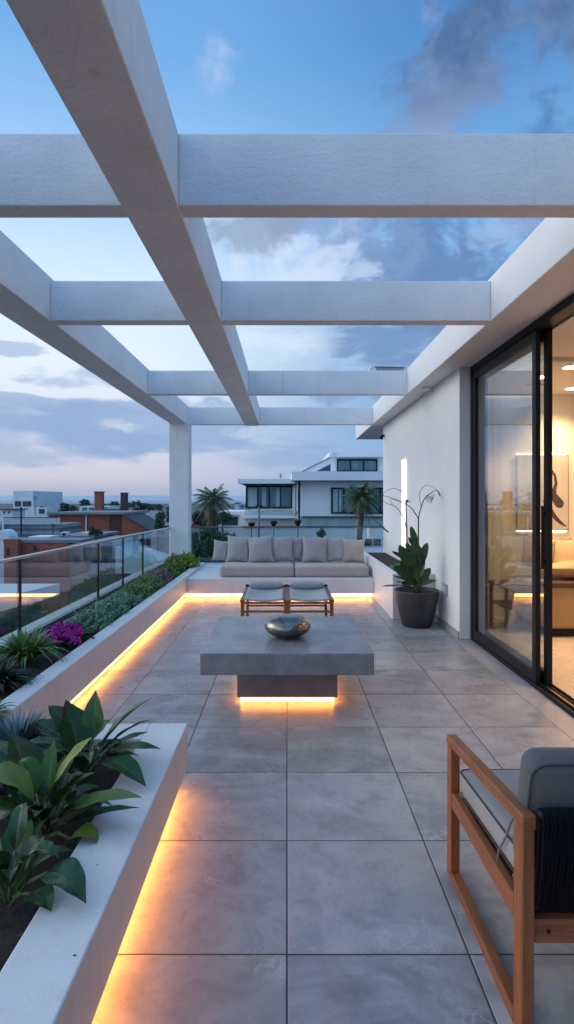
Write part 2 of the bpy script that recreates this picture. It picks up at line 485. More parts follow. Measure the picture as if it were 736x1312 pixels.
# ------------------------------------------------------------------ mesh builder
class MB:
    def __init__(s):
        s.v = []; s.f = []; s.uv = []          # uv: per face list or None
    def add(s, vs, fs, uvs=None):
        o = len(s.v)
        s.v += [Vector(p) for p in vs]
        for i, f in enumerate(fs):
            s.f.append([k + o for k in f])
            s.uv.append([uvs[k] for k in f] if uvs else None)
        return s
    def box(s, x0, x1, y0, y1, z0, z1):
        return s.add([(x0, y0, z0), (x1, y0, z0), (x1, y1, z0), (x0, y1, z0), (x0, y0, z1), (x1, y0, z1), (x1, y1, z1), (x0, y1, z1)],
                     [(0, 3, 2, 1), (4, 5, 6, 7), (0, 1, 5, 4), (1, 2, 6, 5), (2, 3, 7, 6), (3, 0, 4, 7)])
    def prism(s, poly, axis, a, b):
        """poly: 2-D outline; axis 'x' -> (y,z) pairs, 'y' -> (x,z), 'z' -> (x,y); extruded from a to b"""
        def P(p, q):
            return {'x': (q, p[0], p[1]), 'y': (p[0], q, p[1]), 'z': (p[0], p[1], q)}[axis]
        n = len(poly)
        vs = [P(p, a) for p in poly] + [P(p, b) for p in poly]
        return s.add(vs, [tuple(range(n))[::-1], tuple(range(n, 2 * n))] + [(i, (i + 1) % n, n + (i + 1) % n, n + i) for i in range(n)])
    def bar(s, p0, p1, wd, ht, up=(0, 0, 1)):
        p0 = Vector(p0); p1 = Vector(p1)
        d = (p1 - p0).normalized()
        sd = d.cross(Vector(up)).normalized()
        u = sd.cross(d).normalized()
        vs = []
        for p in (p0, p1):
            for a, b in ((-1, -1), (1, -1), (1, 1), (-1, 1)):
                vs.append(p + sd * a * wd / 2 + u * b * ht / 2)
        return s.add(vs, [(0, 1, 2, 3), (7, 6, 5, 4), (0, 4, 5, 1), (1, 5, 6, 2), (2, 6, 7, 3), (3, 7, 4, 0)])
    def tube(s, pts, rad, n=8, cap=True):
        pts = [Vector(p) for p in pts]
        if not hasattr(rad, '__len__'):
            rad = [rad] * len(pts)
        rings = []
        ref = None
        for i, p in enumerate(pts):
            d = (pts[min(i + 1, len(pts) - 1)] - pts[max(i - 1, 0)])
            d = d.normalized() if d.length > 1e-9 else Vector((0, 0, 1))
            if ref is None:
                ref = d.orthogonal().normalized()
            ref = (ref - d * ref.dot(d)); ref = ref.normalized() if ref.length > 1e-6 else d.orthogonal().normalized()
            b = d.cross(ref)
            rings.append([p + (ref * math.cos(2 * PI * k / n) + b * math.sin(2 * PI * k / n)) * rad[i] for k in range(n)])
        vs = [q for r in rings for q in r]
        fs = [(i * n + k, i * n + (k + 1) % n, (i + 1) * n + (k + 1) % n, (i + 1) * n + k) for i in range(len(pts) - 1) for k in range(n)]
        if cap:
            fs += [tuple(range(n))[::-1], tuple((len(pts) - 1) * n + k for k in range(n))]
        return s.add(vs, fs)
    def lathe(s, prof, c=(0, 0, 0), n=40, wob=0):
        c = Vector(c)
        vs = []
        for r, z in prof:
            for k in range(n):
                a = 2 * PI * k / n
                vs.append(c + Vector((math.cos(a) * r, math.sin(a) * r, z)))
        fs = [(i * n + k, i * n + (k + 1) % n, (i + 1) * n + (k + 1) % n, (i + 1) * n + k) for i in range(len(prof) - 1) for k in range(n)]
        fs += [tuple(range(n))[::-1], tuple((len(prof) - 1) * n + k for k in range(n))]
        return s.add(vs, fs)
    def leaf(s, a, b, wd, lift=.1, n=9, fold=.35, cross=3, twist=0, prof=.75, blunt=.9, side=None):
        """blade from a to b, arched by lift, widest at ~prof of the way along its first half"""
        a = Vector(a); b = Vector(b)
        mid = (a + b) / 2 + Vector((0, 0, lift))
        vs = []; uvs = []
        for i in range(n + 1):
            t = i / n
            p = a * (1 - t) ** 2 + mid * 2 * t * (1 - t) + b * t * t
            d = (mid - a) * 2 * (1 - t) + (b - mid) * 2 * t
            d = d.normalized()
            sv = d.cross(Vector((0, 0, 1)))
            if side is not None:
                sv = Vector(side)
            sv = sv - d * sv.dot(d)
            sv = sv.normalized() if sv.length > 1e-5 else Vector((1, 0, 0))
            up = sv.cross(d)
            tw = twist * (t - .3)
            sv2 = sv * math.cos(tw) + up * math.sin(tw)
            up2 = up * math.cos(tw) - sv * math.sin(tw)
            wv = math.sin(PI * min(1, max(0, t)) ** prof) ** blunt * wd if 0 < t < 1 else wd * .03
            for k in range(-cross, cross + 1):
                u = k / cross
                rip = math.sin(t * 17 + k) * .03 * wv * abs(u)
                vs.append(p + sv2 * u * wv / 2 + up2 * (abs(u) ** 1.3 * fold * wv / 2 + rip))
                uvs.append((.5 + u / 2, t))
        m_ = 2 * cross + 1
        fs = [(i * m_ + k, i * m_ + k + 1, (i + 1) * m_ + k + 1, (i + 1) * m_ + k) for i in range(n) for k in range(m_ - 1)]
        return s.add(vs, fs, uvs)
    def cushion(s, mtx, wd, ht, th, n=14, p=2.6, pinch=.06, seed=0, boxy=1.0, wrk=.14):
        """soft cushion in the local x-z plane, thickness along y; mtx places it"""
        rr = random.Random(seed)
        off = Vector((rr.random() * 9, rr.random() * 9, 0))
        vs = []
        def fn(u, v, sg):
            prof = (max(0, (1 - abs(u) ** p)) ** .5 * max(0, (1 - abs(v) ** p)) ** .5) ** boxy
            wr = noise.noise(Vector((u * 1.7, v * 1.7, sg)) + off) * wrk * prof
            x = u * wd / 2 * (1 - pinch * (1 - abs(v) ** 2) * abs(u) ** 3)
            z = v * ht / 2 * (1 - pinch * (1 - abs(u) ** 2) * abs(v) ** 3)
            return mtx @ Vector((x, sg * th / 2 * (prof + wr * 1), z))
        m_ = n + 1
        for sg in (-1, 1):
            for i in range(m_):
                for j in range(m_):
                    u = math.sin((i / n - .5) * PI); v = math.sin((j / n - .5) * PI)
                    vs.append(fn(u, v, sg))
        fs = []
        for i in range(n):
            for j in range(n):
                q = (i * m_ + j, (i + 1) * m_ + j, (i + 1) * m_ + j + 1, i * m_ + j + 1)
                fs.append(q)
                fs.append(tuple(k + m_ * m_ for k in q)[::-1])
        return s.add(vs, fs)
    def build(s, name, material, parent=None, smooth=False, bevel=0, segs=2, subsurf=0, merge=False, world=True):
        me = bpy.data.meshes.new(name)
        off = Vector((0, 0, 0))
        q = parent
        while q is not None and world:
            off += Vector(q.location)
            q = q.parent
        me.from_pydata([v - off for v in s.v], [], s.f)
        if any(u is not None for u in s.uv):
            lay = me.uv_layers.new(name='UVMap')
            i = 0
            for f, u in zip(s.f, s.uv):
                for k in range(len(f)):
                    lay.data[i].uv = u[k] if u else (0, 0)
                    i += 1
        me.update()
        if merge:
            bm = bmesh.new(); bm.from_mesh(me)
            bmesh.ops.remove_doubles(bm, verts=bm.verts, dist=1e-5)
            bmesh.ops.recalc_face_normals(bm, faces=bm.faces)
            bm.to_mesh(me); bm.free()
        me.materials.append(material)
        if smooth:
            for p in me.polygons:
                p.use_smooth = True
        o = bpy.data.objects.new(name, me)
        C.objects.link(o)
        if parent is not None:
            o.parent = parent
        if bevel:
            b = o.modifiers.new('bevel', 'BEVEL'); b.width = bevel; b.segments = segs; b.limit_method = 'ANGLE'
        if subsurf:
            b = o.modifiers.new('sub', 'SUBSURF'); b.levels = subsurf; b.render_levels = subsurf
        return o


def tag(o, label=None, cat=None, group=None, kind=None):
    if label: o['label'] = label
    if cat: o['category'] = cat
    if group: o['group'] = group
    if kind: o['kind'] = kind
    return o


def thing(name, loc, label, cat, group=None):
    o = bpy.data.objects.new(name, None)
    o.empty_display_size = .1
    C.objects.link(o)
    o.location = loc
    return tag(o, label, cat, group)


def copy_tree(o, parent=None):
    c = o.copy(); C.objects.link(c)
    if parent is not None:
        c.parent = parent
    for ch in [q for q in list(C.objects) if q.parent == o]:
        copy_tree(ch, c)
    return c


def box(name, m, parent, x0, x1, y0, y1, z0, z1, bevel=0, **k):
    return MB().box(x0, x1, y0, y1, z0, z1).build(name, m, parent, bevel=bevel, **k)


def W(px, py, d):
    """place of something seen in the photograph at (px, py) and standing d metres away"""
    return Vector(((px - 368) / 700 * d, d, 1.5 - (py - 640) / 700 * d))


def point_light(name, loc, energy, col, radius=.1):
    l = bpy.data.lights.new(name, 'POINT'); l.energy = energy; l.color = col; l.shadow_soft_size = radius
    o = bpy.data.objects.new(name, l); C.objects.link(o); o.location = loc
    return o


# ================================================================== SETTING
GZ = -7.0
g = mat('city_ground_asphalt', (.060, .064, .070), .9, .35, .12, 0, coord='World', dark=(.035, .045, .035))
ground = MB().add([(-3000, -800, GZ), (3000, -800, GZ), (3000, 3000, GZ), (-3000, 3000, GZ)], [(0, 1, 2, 3)]).build('ground', g)
tag(ground, kind='structure')
wm = mat('sea_water', (.16, .27, .34), .5, .2, .01, 0, coord='World')
sea = MB().add([(-5000, 1100, GZ + .2), (5000, 1100, GZ + .2), (5000, 9000, GZ + .2), (-5000, 9000, GZ + .2)], [(0, 1, 2, 3)]).build('water', wm)
tag(sea, kind='structure')
hm = mat('sea_haze_tint', (.42, .50, .56), 1, .15, .004, 0, coord='World')  # distance haze put into this pale blue colour
pts = []
hb = MB()  # added low ridge, stands in for the hazy sea along the horizon
n_h = 90
ridge = []
for i in range(n_h + 1):
    x = -4200 + 8400 * i / n_h
    ridge.append((x, 5200, 38 + 10 * noise.noise(Vector((x * .0011, 3, 0))) + 4 * noise.noise(Vector((x * .006, 1, 0)))))
vs = []
for (x, y, z) in ridge:
    vs += [(x, 4800, GZ), (x, y, z), (x, y + 600, z * .8), (x, y + 1200, GZ)]
fs = []
for i in range(n_h):
    for k in range(3):
        fs.append((i * 4 + k, (i + 1) * 4 + k, (i + 1) * 4 + k + 1, i * 4 + k + 1))
hb.add(vs, fs).build('sea_haze_ridge', hm, smooth=True)
tag(bpy.data.objects['sea_haze_ridge'], kind='structure')

# terrace floor slab
tf = MB().prism([(-2.09, -3), (1.78, -3), (1.78, 5.853), (1.85, 5.853), (1.85, 10.5), (-2.09, 10.5)], 'z', -.25, 0).build('terrace_floor', TILE, None)
tag(tf, kind='structure')
tfs = box('threshold_path', STONE, None, 1.783, 2.0, -3, 5.85, -.25, .002)
tag(tfs, kind='structure')

# our own building under the terrace and beside it
hs = thing('house', (3.5, 4, 0), 'white rendered house on the right with overhanging flat roof slab and lit living room', 'house')
box('roof_slab', PL, hs, 1.62, 7.2, -3.2, 12.9, 2.92, 3.27, bevel=.008)
wl = MB()
wl.box(1.85, 2.16, 5.86, 10.5, 0.0, 2.918)
wl.box(2.162, 6.9, 7.0, 7.2, 0.0, 2.918)
wl.box(2.162, 7.2, 10.3, 10.5, 0, 2.918)
wl.build('wall', PLW, hs, bevel=.004)
box('end_wall', PLW, hs, 1.95, 6.9, -3.1, -2.9, 0, 2.918)
box('side_wall', PLW, hs, 6.7, 6.9, -2.9, 7.0, .0, 2.918)
IW = mat('interior_paint', (.72, .68, .62), .8, .03, 3, 0, coord='World')
box('interior_wall', IW, hs, 2.165, 6.69, 6.95, 6.997, .012, 2.84)
box('interior_side_wall', IW, hs, 6.64, 6.697, -2.88, 6.94, .012, 2.84)
cl = MB(); cl.box(2.10, 6.69, -2.88, 6.99, 2.84, 2.915)
cl.box(2.4, 6.6, 5.15, 5.24, 2.80, 2.838)
cl.build('ceiling', IW, hs)
skb = box('skirting', mat('skirting_grey', (.35, .34, .34), .6), hs, 1.836, 1.849, 5.862, 10.4, .002, .08)
IFL = mat('interior_floor_tile', (.50, .45, .40), .28, .08, 2, 0, coord='World', rvar=.06)
ifl = box('interior_floor', IFL, None, 2.12, 6.9, -3, 6.99, -.25, .008)
tag(ifl, kind='structure')
lb = MB(); lb.box(-2.25, 6.9, -3, 10.5, GZ, -.26)
lb.build('lower_storeys', PLW, hs)

# wall fixtures on the long white wall
s_ = thing('wall_light', (1.85, 8.55, 1.3), 'tall thin vertical light bar glowing white on the wall behind the potted plant', 'wall light')
box('housing', PL, s_, 1.823, 1.849, 8.54, 8.56, .62, 2.14, bevel=.003)
box('diffuser', LEDW, s_, 1.806, 1.823, 8.50, 8.58, .64, 2.12)
s_ = thing('wall_socket', (1.85, 6.4, .45), 'small grey weatherproof outlet low on the white wall right of the black pot', 'outlet')
box('cover', mat('socket_grey', (.30, .33, .38), .4), s_, 1.825, 1.849, 6.27, 6.41, .39, .52, bevel=.006)
box('socket_face', mat('socket_pale', (.55, .56, .60), .4), s_, 1.821, 1.8245, 6.31, 6.37, .42, .49, bevel=.001)
s_ = thing('sensor', (1.78, 6.9, 2.92), 'small white round sensor under the roof overhang near the door corner', 'sensor')
MB().lathe([(.03, 2.874), (.055, 2.88), (.062, 2.90), (.062, 2.918)], (1.76, 6.9, 0), 24).build('sensor_dome', PL, s_, smooth=True)
s_ = thing('camera_box', (1.84, 10.3, 2.75), 'tiny dark spotlight at the top far corner of the white wall', 'spotlight')
MB().tube([(1.85, 10.35, 2.72), (1.80, 10.33, 2.70), (1.78, 10.28, 2.66)], [.018, .03, .035], 10).build('spot_head', BLACK, s_, smooth=True)

# sliding door ----------------------------------------------------
sdv = thing('sliding_door', (2.0, 4.5, 0), 'floor to ceiling black framed sliding glass door of the living room', 'sliding door')
fr = MB()
fr.box(1.965, 2.115, 5.79, 5.857, .0, 2.917)
fr.box(1.965, 2.115, -2.8, 5.788, 2.855, 2.9185)
fr.build('door_frame', BLACK, sdv, bevel=.003)
tr = MB()
tr.box(1.965, 2.115, -2.8, 5.788, .003, .018)
for x in (1.967, 2.015, 2.060, 2.100):
    tr.box(x, x + .011, -2.8, 5.787, .0185, .036)
tr.build('bottom_track', BLACK, sdv)
box('track_sill', mat('brass_sill', (.45, .28, .12), .4, metal=.6), sdv, 2.029, 2.058, -2.8, 4.3, .0182, .024)
def door_leaf(x, y0, y1, hd, lab=None):
    root_ = MB()
    st = .066
    root_.box(x - .02, x + .02, y0, y0 + st, .04, 2.85)
    root_.box(x - .02, x + .02, y1 - st, y1, .04, 2.85)
    root_.box(x - .02, x + .02, y0 + st + .0005, y1 - st - .0005, .04, .125)
    root_.box(x - .02, x + .02, y0 + st + .0005, y1 - st - .0005, 2.77, 2.85)
    p = root_.build('door_leaf', BLACK, sdv, bevel=.003)
    gp = MB(); gp.box(x - .004, x + .004, y0 + st, y1 - st, .125, 2.77)
    gl = gp.build('glass_pane', GLASSD, p)
    if hd:
        h = MB(); h.bar((x - .045, y0 + .03, .95), (x - .045, y0 + .03, 1.45), .012, .02, (1, 0, 0))
        h.box(x - .045, x - .0205, y0 + .022, y0 + .038, 1.0, 1.03); h.box(x - .045, x - .0205, y0 + .022, y0 + .038, 1.37, 1.40)
        h.build('handle', BLACK, p)
door_leaf(1.992, 4.33, 5.785, False)
door_leaf(2.072, 4.30, 5.755, True)

# interior --------------------------------------------------------
ft = MB()
s_ = thing('framed_artwork', (3.24, 6.93, 1.6), 'pale canvas with dark brush strokes on the living room wall, lit from its edges', 'artwork')
box('frame', mat('art_frame', (.22, .17, .12), .4), s_, 2.90, 3.565, 6.905, 6.93, 1.11, 2.065, bevel=.003)
box('canvas', mat('canvas', (.50, .49, .46), .8, .08, 5), s_, 2.915, 3.55, 6.898, 6.9045, 1.125, 2.05)
br = MB()
def stroke(pts_, ws, y):
    L = []; n = len(pts_)
    for i in range(n):
        p0 = Vector(pts_[max(0, i - 1)]); p1 = Vector(pts_[min(n - 1, i + 1)])
        t_ = (p1 - p0).normalized(); nn = Vector((-t_.y, t_.x)) * ws[i] / 2
        L.append((Vector(pts_[i]) + nn, Vector(pts_[i]) - nn))
    vs_ = []
    for a_, b_ in L:
        vs_ += [(a_.x, y, a_.y), (b_.x, y, b_.y), (a_.x, y + .002, a_.y), (b_.x, y + .002, b_.y)]
    fs_ = []
    for i in range(n - 1):
        o_ = i * 4; q_ = o_ + 4
        fs_ += [(o_, o_ + 1, q_ + 1, q_), (o_ + 2, q_ + 2, q_ + 3, o_ + 3), (o_, q_, q_ + 2, o_ + 2), (o_ + 1, o_ + 3, q_ + 3, q_ + 1)]
    br.add(vs_, fs_)
stroke([(3.29, 1.93), (3.33, 1.89), (3.385, 1.80), (3.40, 1.70), (3.375, 1.62), (3.37, 1.56), (3.41, 1.49), (3.455, 1.43), (3.47, 1.40)], [.01, .022, .032, .038, .05, .075, .11, .11, .03], 6.8955)
stroke([(3.24, 1.49), (3.30, 1.42), (3.36, 1.31), (3.42, 1.24), (3.48, 1.19), (3.53, 1.16)], [.03, .05, .06, .05, .03, .01], 6.8955)
br.build('brush_stroke', mat('ink', (.055, .045, .045), .8, .5, 30), s_)
lt = MB(); lt.box(2.92, 3.55, 6.935, 6.948, 2.058, 2.070); lt.build('light_strip', ARTL, s_)
lt = MB(); lt.box(2.92, 3.55, 6.935, 6.948, 1.098, 1.110); lt.build('light_strip', ARTL, s_)

DLS = [(W(731, 470, 5.5).x, 5.5), (W(733, 499.5, 6.55).x, 6.55), (2.75, 5.95), (4.4, 4.0), (3.2, 3.4), (4.6, 5.6)]
dl_names = ['recessed ceiling downlight nearer the open door', 'recessed ceiling downlight just in front of the living room back wall',
            'recessed ceiling downlight seen through the closed glass leaf', None, None, None]
k_ = 0
for (x, y) in DLS:
    k_ += 1
    if k_ > 3: break
    s_ = thing('downlight', (x, y, 2.84), dl_names[k_ - 1], 'downlight', 'living room downlights')
    MB().lathe([(.085, 2.832), (.085, 2.839)], (x, y, 0), 28).build('trim_ring', IW, s_)
    MB().lathe([(.06, 2.826), (.062, 2.8315)], (x, y, 0), 24).build('lens', DOWN, s_)
for (x, y) in DLS:
    l = bpy.data.lights.new('downlight_beam', 'SPOT'); l.energy = 115; l.color = (1, .58, .29); l.spot_size = R(125); l.spot_blend = .9; l.shadow_soft_size = .06
    o = bpy.data.objects.new('downlight_beam', l); C.objects.link(o); o.location = (x, y, 2.80)
l = bpy.data.lights.new('picture_wash', 'SPOT'); l.energy = 14; l.color = (1, .7, .4); l.spot_size = R(80); l.spot_blend = 1; l.shadow_soft_size = .05
o = bpy.data.objects.new('picture_wash', l); C.objects.link(o); o.location = (3.2, 6.55, 2.8); o.rotation_euler = (R(28), 0, 0)
s_ = thing('ceiling_vent', (2.8, 6.2, 2.84), 'thin slot air vent in the living room ceiling', 'vent')
box('grille', mat('vent_grey', (.25, .22, .20), .6), s_, 2.78, 3.0, 6.3, 6.38, 2.834, 2.839)

TAN = fabric_mat('tan_leather', (.34, .235, .12)); TAN2 = fabric_mat('cream_cushion', (.48, .40, .27)); PATT = mat('patterned_weave', (.30, .25, .20), .9, .75, 60)
s_ = thing('indoor_sofa', (3.9, 6.4, 0), 'tan upholstered sofa with cream cushions in the lit living room', 'sofa')
sb = MB(); sb.box(2.80, 4.9, 5.90, 6.8, .10, .56)
sb.build('sofa_body', TAN, s_, bevel=.03, segs=3)
box('base', BLACK, s_, 2.84, 4.86, 5.94, 6.76, .012, .0995)
box('arm_shelf', mat('dark_walnut', (.07, .045, .03), .4), s_, 2.78, 4.9, 5.88, 6.04, .562, .60, bevel=.003)
sb = MB(); sb.cushion(Matrix.Translation((3.45, 6.38, .68)) @ Matrix.Rotation(R(80), 4, 'X'), .95, .55, .2, seed=3)
sb.build('seat_cushion', TAN2, s_, smooth=True)
sb = MB(); sb.cushion(Matrix.Translation((3.75, 6.62, .80)) @ Matrix.Rotation(R(-15), 4, 'X'), 1.5, .45, .2, seed=4)
sb.build('back_cushion', TAN2, s_, smooth=True)
for nm, mt, x, y, z, s1, rz, lab in (('throw_pillow', PATT, 2.99, 6.5, .86, .40, 14, 'patterned brown throw pillow at the left end of the indoor sofa'),
                            ('throw_pillow', TAN, 3.47, 6.15, .82, .30, -8, 'small tan throw pillow lying on the indoor sofa'),
                            ('throw_pillow', PATT, 3.36, 6.66, .92, .26, 0, 'small speckled pillow behind the tan one on the indoor sofa')):
    p = MB(); p.cushion(Matrix.Translation((x, y, z)) @ Matrix.Rotation(R(rz), 4, 'Y') @ Matrix.Rotation(R(-18), 4, 'X'), s1, s1, .12, seed=int(x * 100))
    tag(p.build(nm, mt, None, smooth=True, merge=True), lab, 'pillow', 'pillows on the indoor sofa')
s_ = thing('side_table', (2.66, 6.3, 0), 'low dark wood side table with open shelf behind the closed glass leaf', 'side table')
WAL = wood_mat('walnut', (.13, .07, .035), (.07, .035, .02))
box('table_top', WAL, s_, 2.42, 2.79, 6.08, 6.6, .50, .53, bevel=.004)
box('shelf', WAL, s_, 2.45, 2.76, 6.11, 6.57, .27, .29)
for x in (2.44, 2.75):
    for y in (6.10, 6.56):
        box('leg', WAL, s_, x, x + .03, y, y + .03, .012, .4995)

# ================================================================== PERGOLA
GRF_ = mat('panel_grey', (.30, .31, .33), .7)
pg = thing('pergola', (0, 5, 0), 'white concrete pergola of long and cross beams over the terrace', 'pergola')
BZ0, BZ1 = 2.92, 3.27
def beam(x0, x1, y0, y1, z0=BZ0, z1=BZ1):
    m = MB(); m.box(x0, x1, y0, y1, z0, z1); return m.build('beam', PLB, pg, bevel=.006, segs=2)
beam(-2.19, -1.88, -2.5, 10.50)
beam(-.80, -.525, -2.5, 10.49, BZ0 - .004, BZ1 + .003)
for y, dz in ((2.64, .002), (4.34, -.03), (7.36, -.03), (10.33, -.025)):
    for xa, xb in ((-1.879, -.801), (-.524, 1.619)):
        beam(xa, xb, y, y + .118, BZ0 + .001, BZ1 + dz)
beam(-3.6, -2.191, 2.64, 2.758, BZ0 + .001, BZ1 + .002)
box('column', PLB, pg, -2.185, -1.83, 10.12, 10.47, -.2, BZ0 - .002, bevel=.006)
s_ = thing('roof_panel', (1.4, 7.7, 3.3), 'thin white panel lying tilted on the third cross beam by the roof edge', 'panel')
MB().prism([(1.11, 3.245), (1.13, 3.312), (1.17, 3.316), (1.61, 3.306), (1.61, 3.292), (1.19, 3.300)], 'y', 7.37, 7.47).build('panel_sheet', PL, s_)
MB().box(1.22, 1.58, 7.40, 7.46, 3.241, 3.291).build('panel_foot', GRF_, s_)

# ================================================================== PLANTERS
def planter(name, label, walls, soils):
    o = thing(name, walls[0][1], label, 'planter')
    return o
fp = thing('long_planter', (-1.9, 6.5, 0), 'long low white planter along the left railing, warm light line at its foot', 'planter')
m = MB()
m.box(-1.655, -1.52, 3.0, 10.12, .075, .335)
m.box(-2.44, -2.10, 2.0, 10.12, -.25, .325)
m.box(-2.099, -1.656, 9.85, 10.12, 0, .333)
m.build('planter_wall', PLP, fp, bevel=.006)
box('soil', SOIL, fp, -2.099, -1.656, 3.0, 9.848, 0, .30)
box('recess', PLP, fp, -1.65, -1.575, 3.0, 8.25, .001, .074)
box('light_strip', LED, fp, -1.5745, -1.558, 3.0, 8.30, .026, .068)

npn = thing('near_planter', (-1.3, 1.5, 0), 'wide white planter box in the left foreground with large leaved plants and a glowing foot', 'planter')
m = MB()
m.box(-.72, -.525, -1.5, 2.89, .085, .318)
m.box(-2.058, -.721, 2.70, 2.89, .085, .316)
m.build('planter_wall', PLP, npn, bevel=.006)
sm = MB()
nx, ny = 26, 70
vs = [(-2.057 + 1.335 * i / nx, -1.5 + 4.198 * j / ny, .235 + .035 * noise.noise(Vector((i * .5, j * .5, 0))) + .02 * noise.noise(Vector((i * 1.7, j * 1.7, 4)))) for j in range(ny + 1) for i in range(nx + 1)]
sm.add(vs, [(j * (nx + 1) + i, j * (nx + 1) + i + 1, (j + 1) * (nx + 1) + i + 1, (j + 1) * (nx + 1) + i) for j in range(ny) for i in range(nx)])
sm.build('soil', SOIL, npn, smooth=True)
box('recess', PLP, npn, -.70, -.60, -1.5, 2.84, .001, .084)
box('light_strip', LEDN, npn, -.5995, -.580, -1.5, 2.80, .052, .082)

rp = thing('corner_planter', (1.58, 8, 0), 'tall white planter block between the bench and the white wall, behind the pot', 'planter')
m = MB()
m.box(1.32, 1.40, 6.82, 10.3, .0, .57)
m.box(1.401, 1.846, 6.82, 6.90, .0, .568)
m.build('planter_wall', PLP, rp, bevel=.005)
box('soil', SOIL, rp, 1.401, 1.846, 6.901, 10.3, 0, .50)

# ================================================================== BENCH, SOFA
bp = thing('bench_platform', (0, 9.3, 0), 'low white bench platform across the far terrace end, warm light under its edge', 'bench')
m = MB()
m.box(-1.518, 1.318, 8.27, 10.12, .072, .30)
m.box(-1.828, 1.318, 10.121, 10.50, .0, .30)
m.build('platform', PLP, bp, bevel=.006)
box('recess', PLP, bp, -1.55, 1.30, 8.34, 10.1, .001, .071)
box('light_strip', LED, bp, -1.56, 1.30, 8.320, 8.3395, .022, .066)

so = thing('outdoor_sofa', (.1, 8.9, .3), 'long low outdoor sofa of two seat cushions on the white bench platform', 'sofa')
for i, (xa, xb) in enumerate(((-1.04, .112), (.118, 1.27))):
    m = MB()
    m.box(xa, xb, 8.40, 9.25, .302, .475)
    o = m.build('seat_cushion', FABS, so, bevel=.045, segs=4, smooth=True)
# pillows: image extents in the photo at about 8.95 m
for i, (xa, xb, yt, yb, dd, tilt, lab) in enumerate((
    (273, 294, 695, 720.5, 9.10, 4, 'small grey pillow at the far left end of the row on the outdoor sofa'),
    (291, 320, 688.5, 720.5, 8.98, 2, 'second grey pillow from the left on the outdoor sofa'),
    (318, 350, 689, 720.5, 8.92, -3, 'third grey pillow from the left, leaning beside the gap'),
    (349, 375.5, 688, 720.5, 8.95, -2, 'fourth grey pillow from the left, just right of the gap'),
    (373, 389.5, 689.5, 720.5, 9.05, 1, 'narrow grey pillow tucked behind its neighbours at the middle of the row'),
    (388, 420, 690, 720.5, 8.92, 2, 'wide grey pillow just right of the narrow one'),
    (417, 444, 689, 720.5, 8.96, -2, 'second pillow from the right end, grey'),
    (440, 467.5, 692, 720.5, 8.90, 2, 'rightmost pillow of the row, pinkish beige'))):
    a = W(xa, yb, dd); b = W(xb, yt, dd)
    wd = b.x - a.x; ht = b.z - a.z
    p = MB()
    p.cushion(Matrix.Translation(((a.x + b.x) / 2, dd + .04, .478 + ht / 2)) @ Matrix.Rotation(R(-9 - (i * 5) % 11), 4, 'X') @ Matrix.Rotation(R(tilt * 1.3), 4, 'Y') @ Matrix.Rotation(R(((i * 37) % 17) - 8), 4, 'Z'), wd * 1.08, ht * (1.07 + .05 * ((i * 7) % 3)), .15 + .02 * (i % 3), n=18, pinch=.12, seed=i + 20, wrk=.26)
    tag(p.build('pillow', FAB if i < 7 else FABS, None, smooth=True, merge=True), lab, 'pillow', 'pillows lined up on the outdoor sofa')
# a rolled bolster lying behind the pillows
p = MB(); p.tube([(-.75, 9.42, .74), (.7, 9.42, .74)], .1, 16)
# ================================================================== RAILINGS
GL_Z = .97
lr = thing('glass_railing', (-2.18, 6, .33), 'frameless glass railing with steel top rail along the left edge of the terrace', 'railing')
def rz(y): return 1.03 - .055 * (y - 4) / 6
m = MB()
m.bar((-2.18, 1.5, rz(1.5)), (-2.18, 10.11, rz(10.1)), .045, .022)
m.build('top_rail', STEEL, lr, bevel=.003)
box('base_channel', CHAN, lr, -2.205, -2.155, 1.5, 10.11, .3255, .375)
posts = [2.9, 4.45, 6.30, 7.25, 8.25]
for y in posts:
    m = MB(); m.bar((-2.18, y, .376), (-2.18, y, rz(y) - .012), .02, .028, (0, 1, 0)); m.build('post', BLACK, lr)
ys = [1.5] + posts + [9.2, 10.10]
for a, b in zip(ys[:-1], ys[1:]):
    m = MB()
    x0, x1 = -2.186, -2.174
    m.add([(x0, a + .02, .377), (x1, a + .02, .377), (x1, b - .02, .377), (x0, b - .02, .377), (x0, a + .02, rz(a) - .013), (x1, a + .02, rz(a) - .013), (x1, b - .02, rz(b) - .013), (x0, b - .02, rz(b) - .013)],
          [(0, 3, 2, 1), (4, 5, 6, 7), (0, 1, 5, 4), (1, 2, 6, 5), (2, 3, 7, 6), (3, 0, 4, 7)])
    m.build('glass_panel', GLASS, lr)
brl = thing('back_glass_railing', (0, 10.4, .3), 'tinted glass railing with thin dark rail behind the outdoor sofa', 'railing')
box('top_rail', CHAN, brl, -1.828, 1.845, 10.385, 10.415, .965, .985)
box('base_channel', CHAN, brl, -1.828, 1.318, 10.38, 10.42, .301, .37)
for a, b in ((-1.825, -.62), (-.61, .62), (.63, 1.84)):
    box('glass_panel', GLASSB, brl, a, b, 10.395, 10.405, .371 if b < 1.3 else .58, .964)

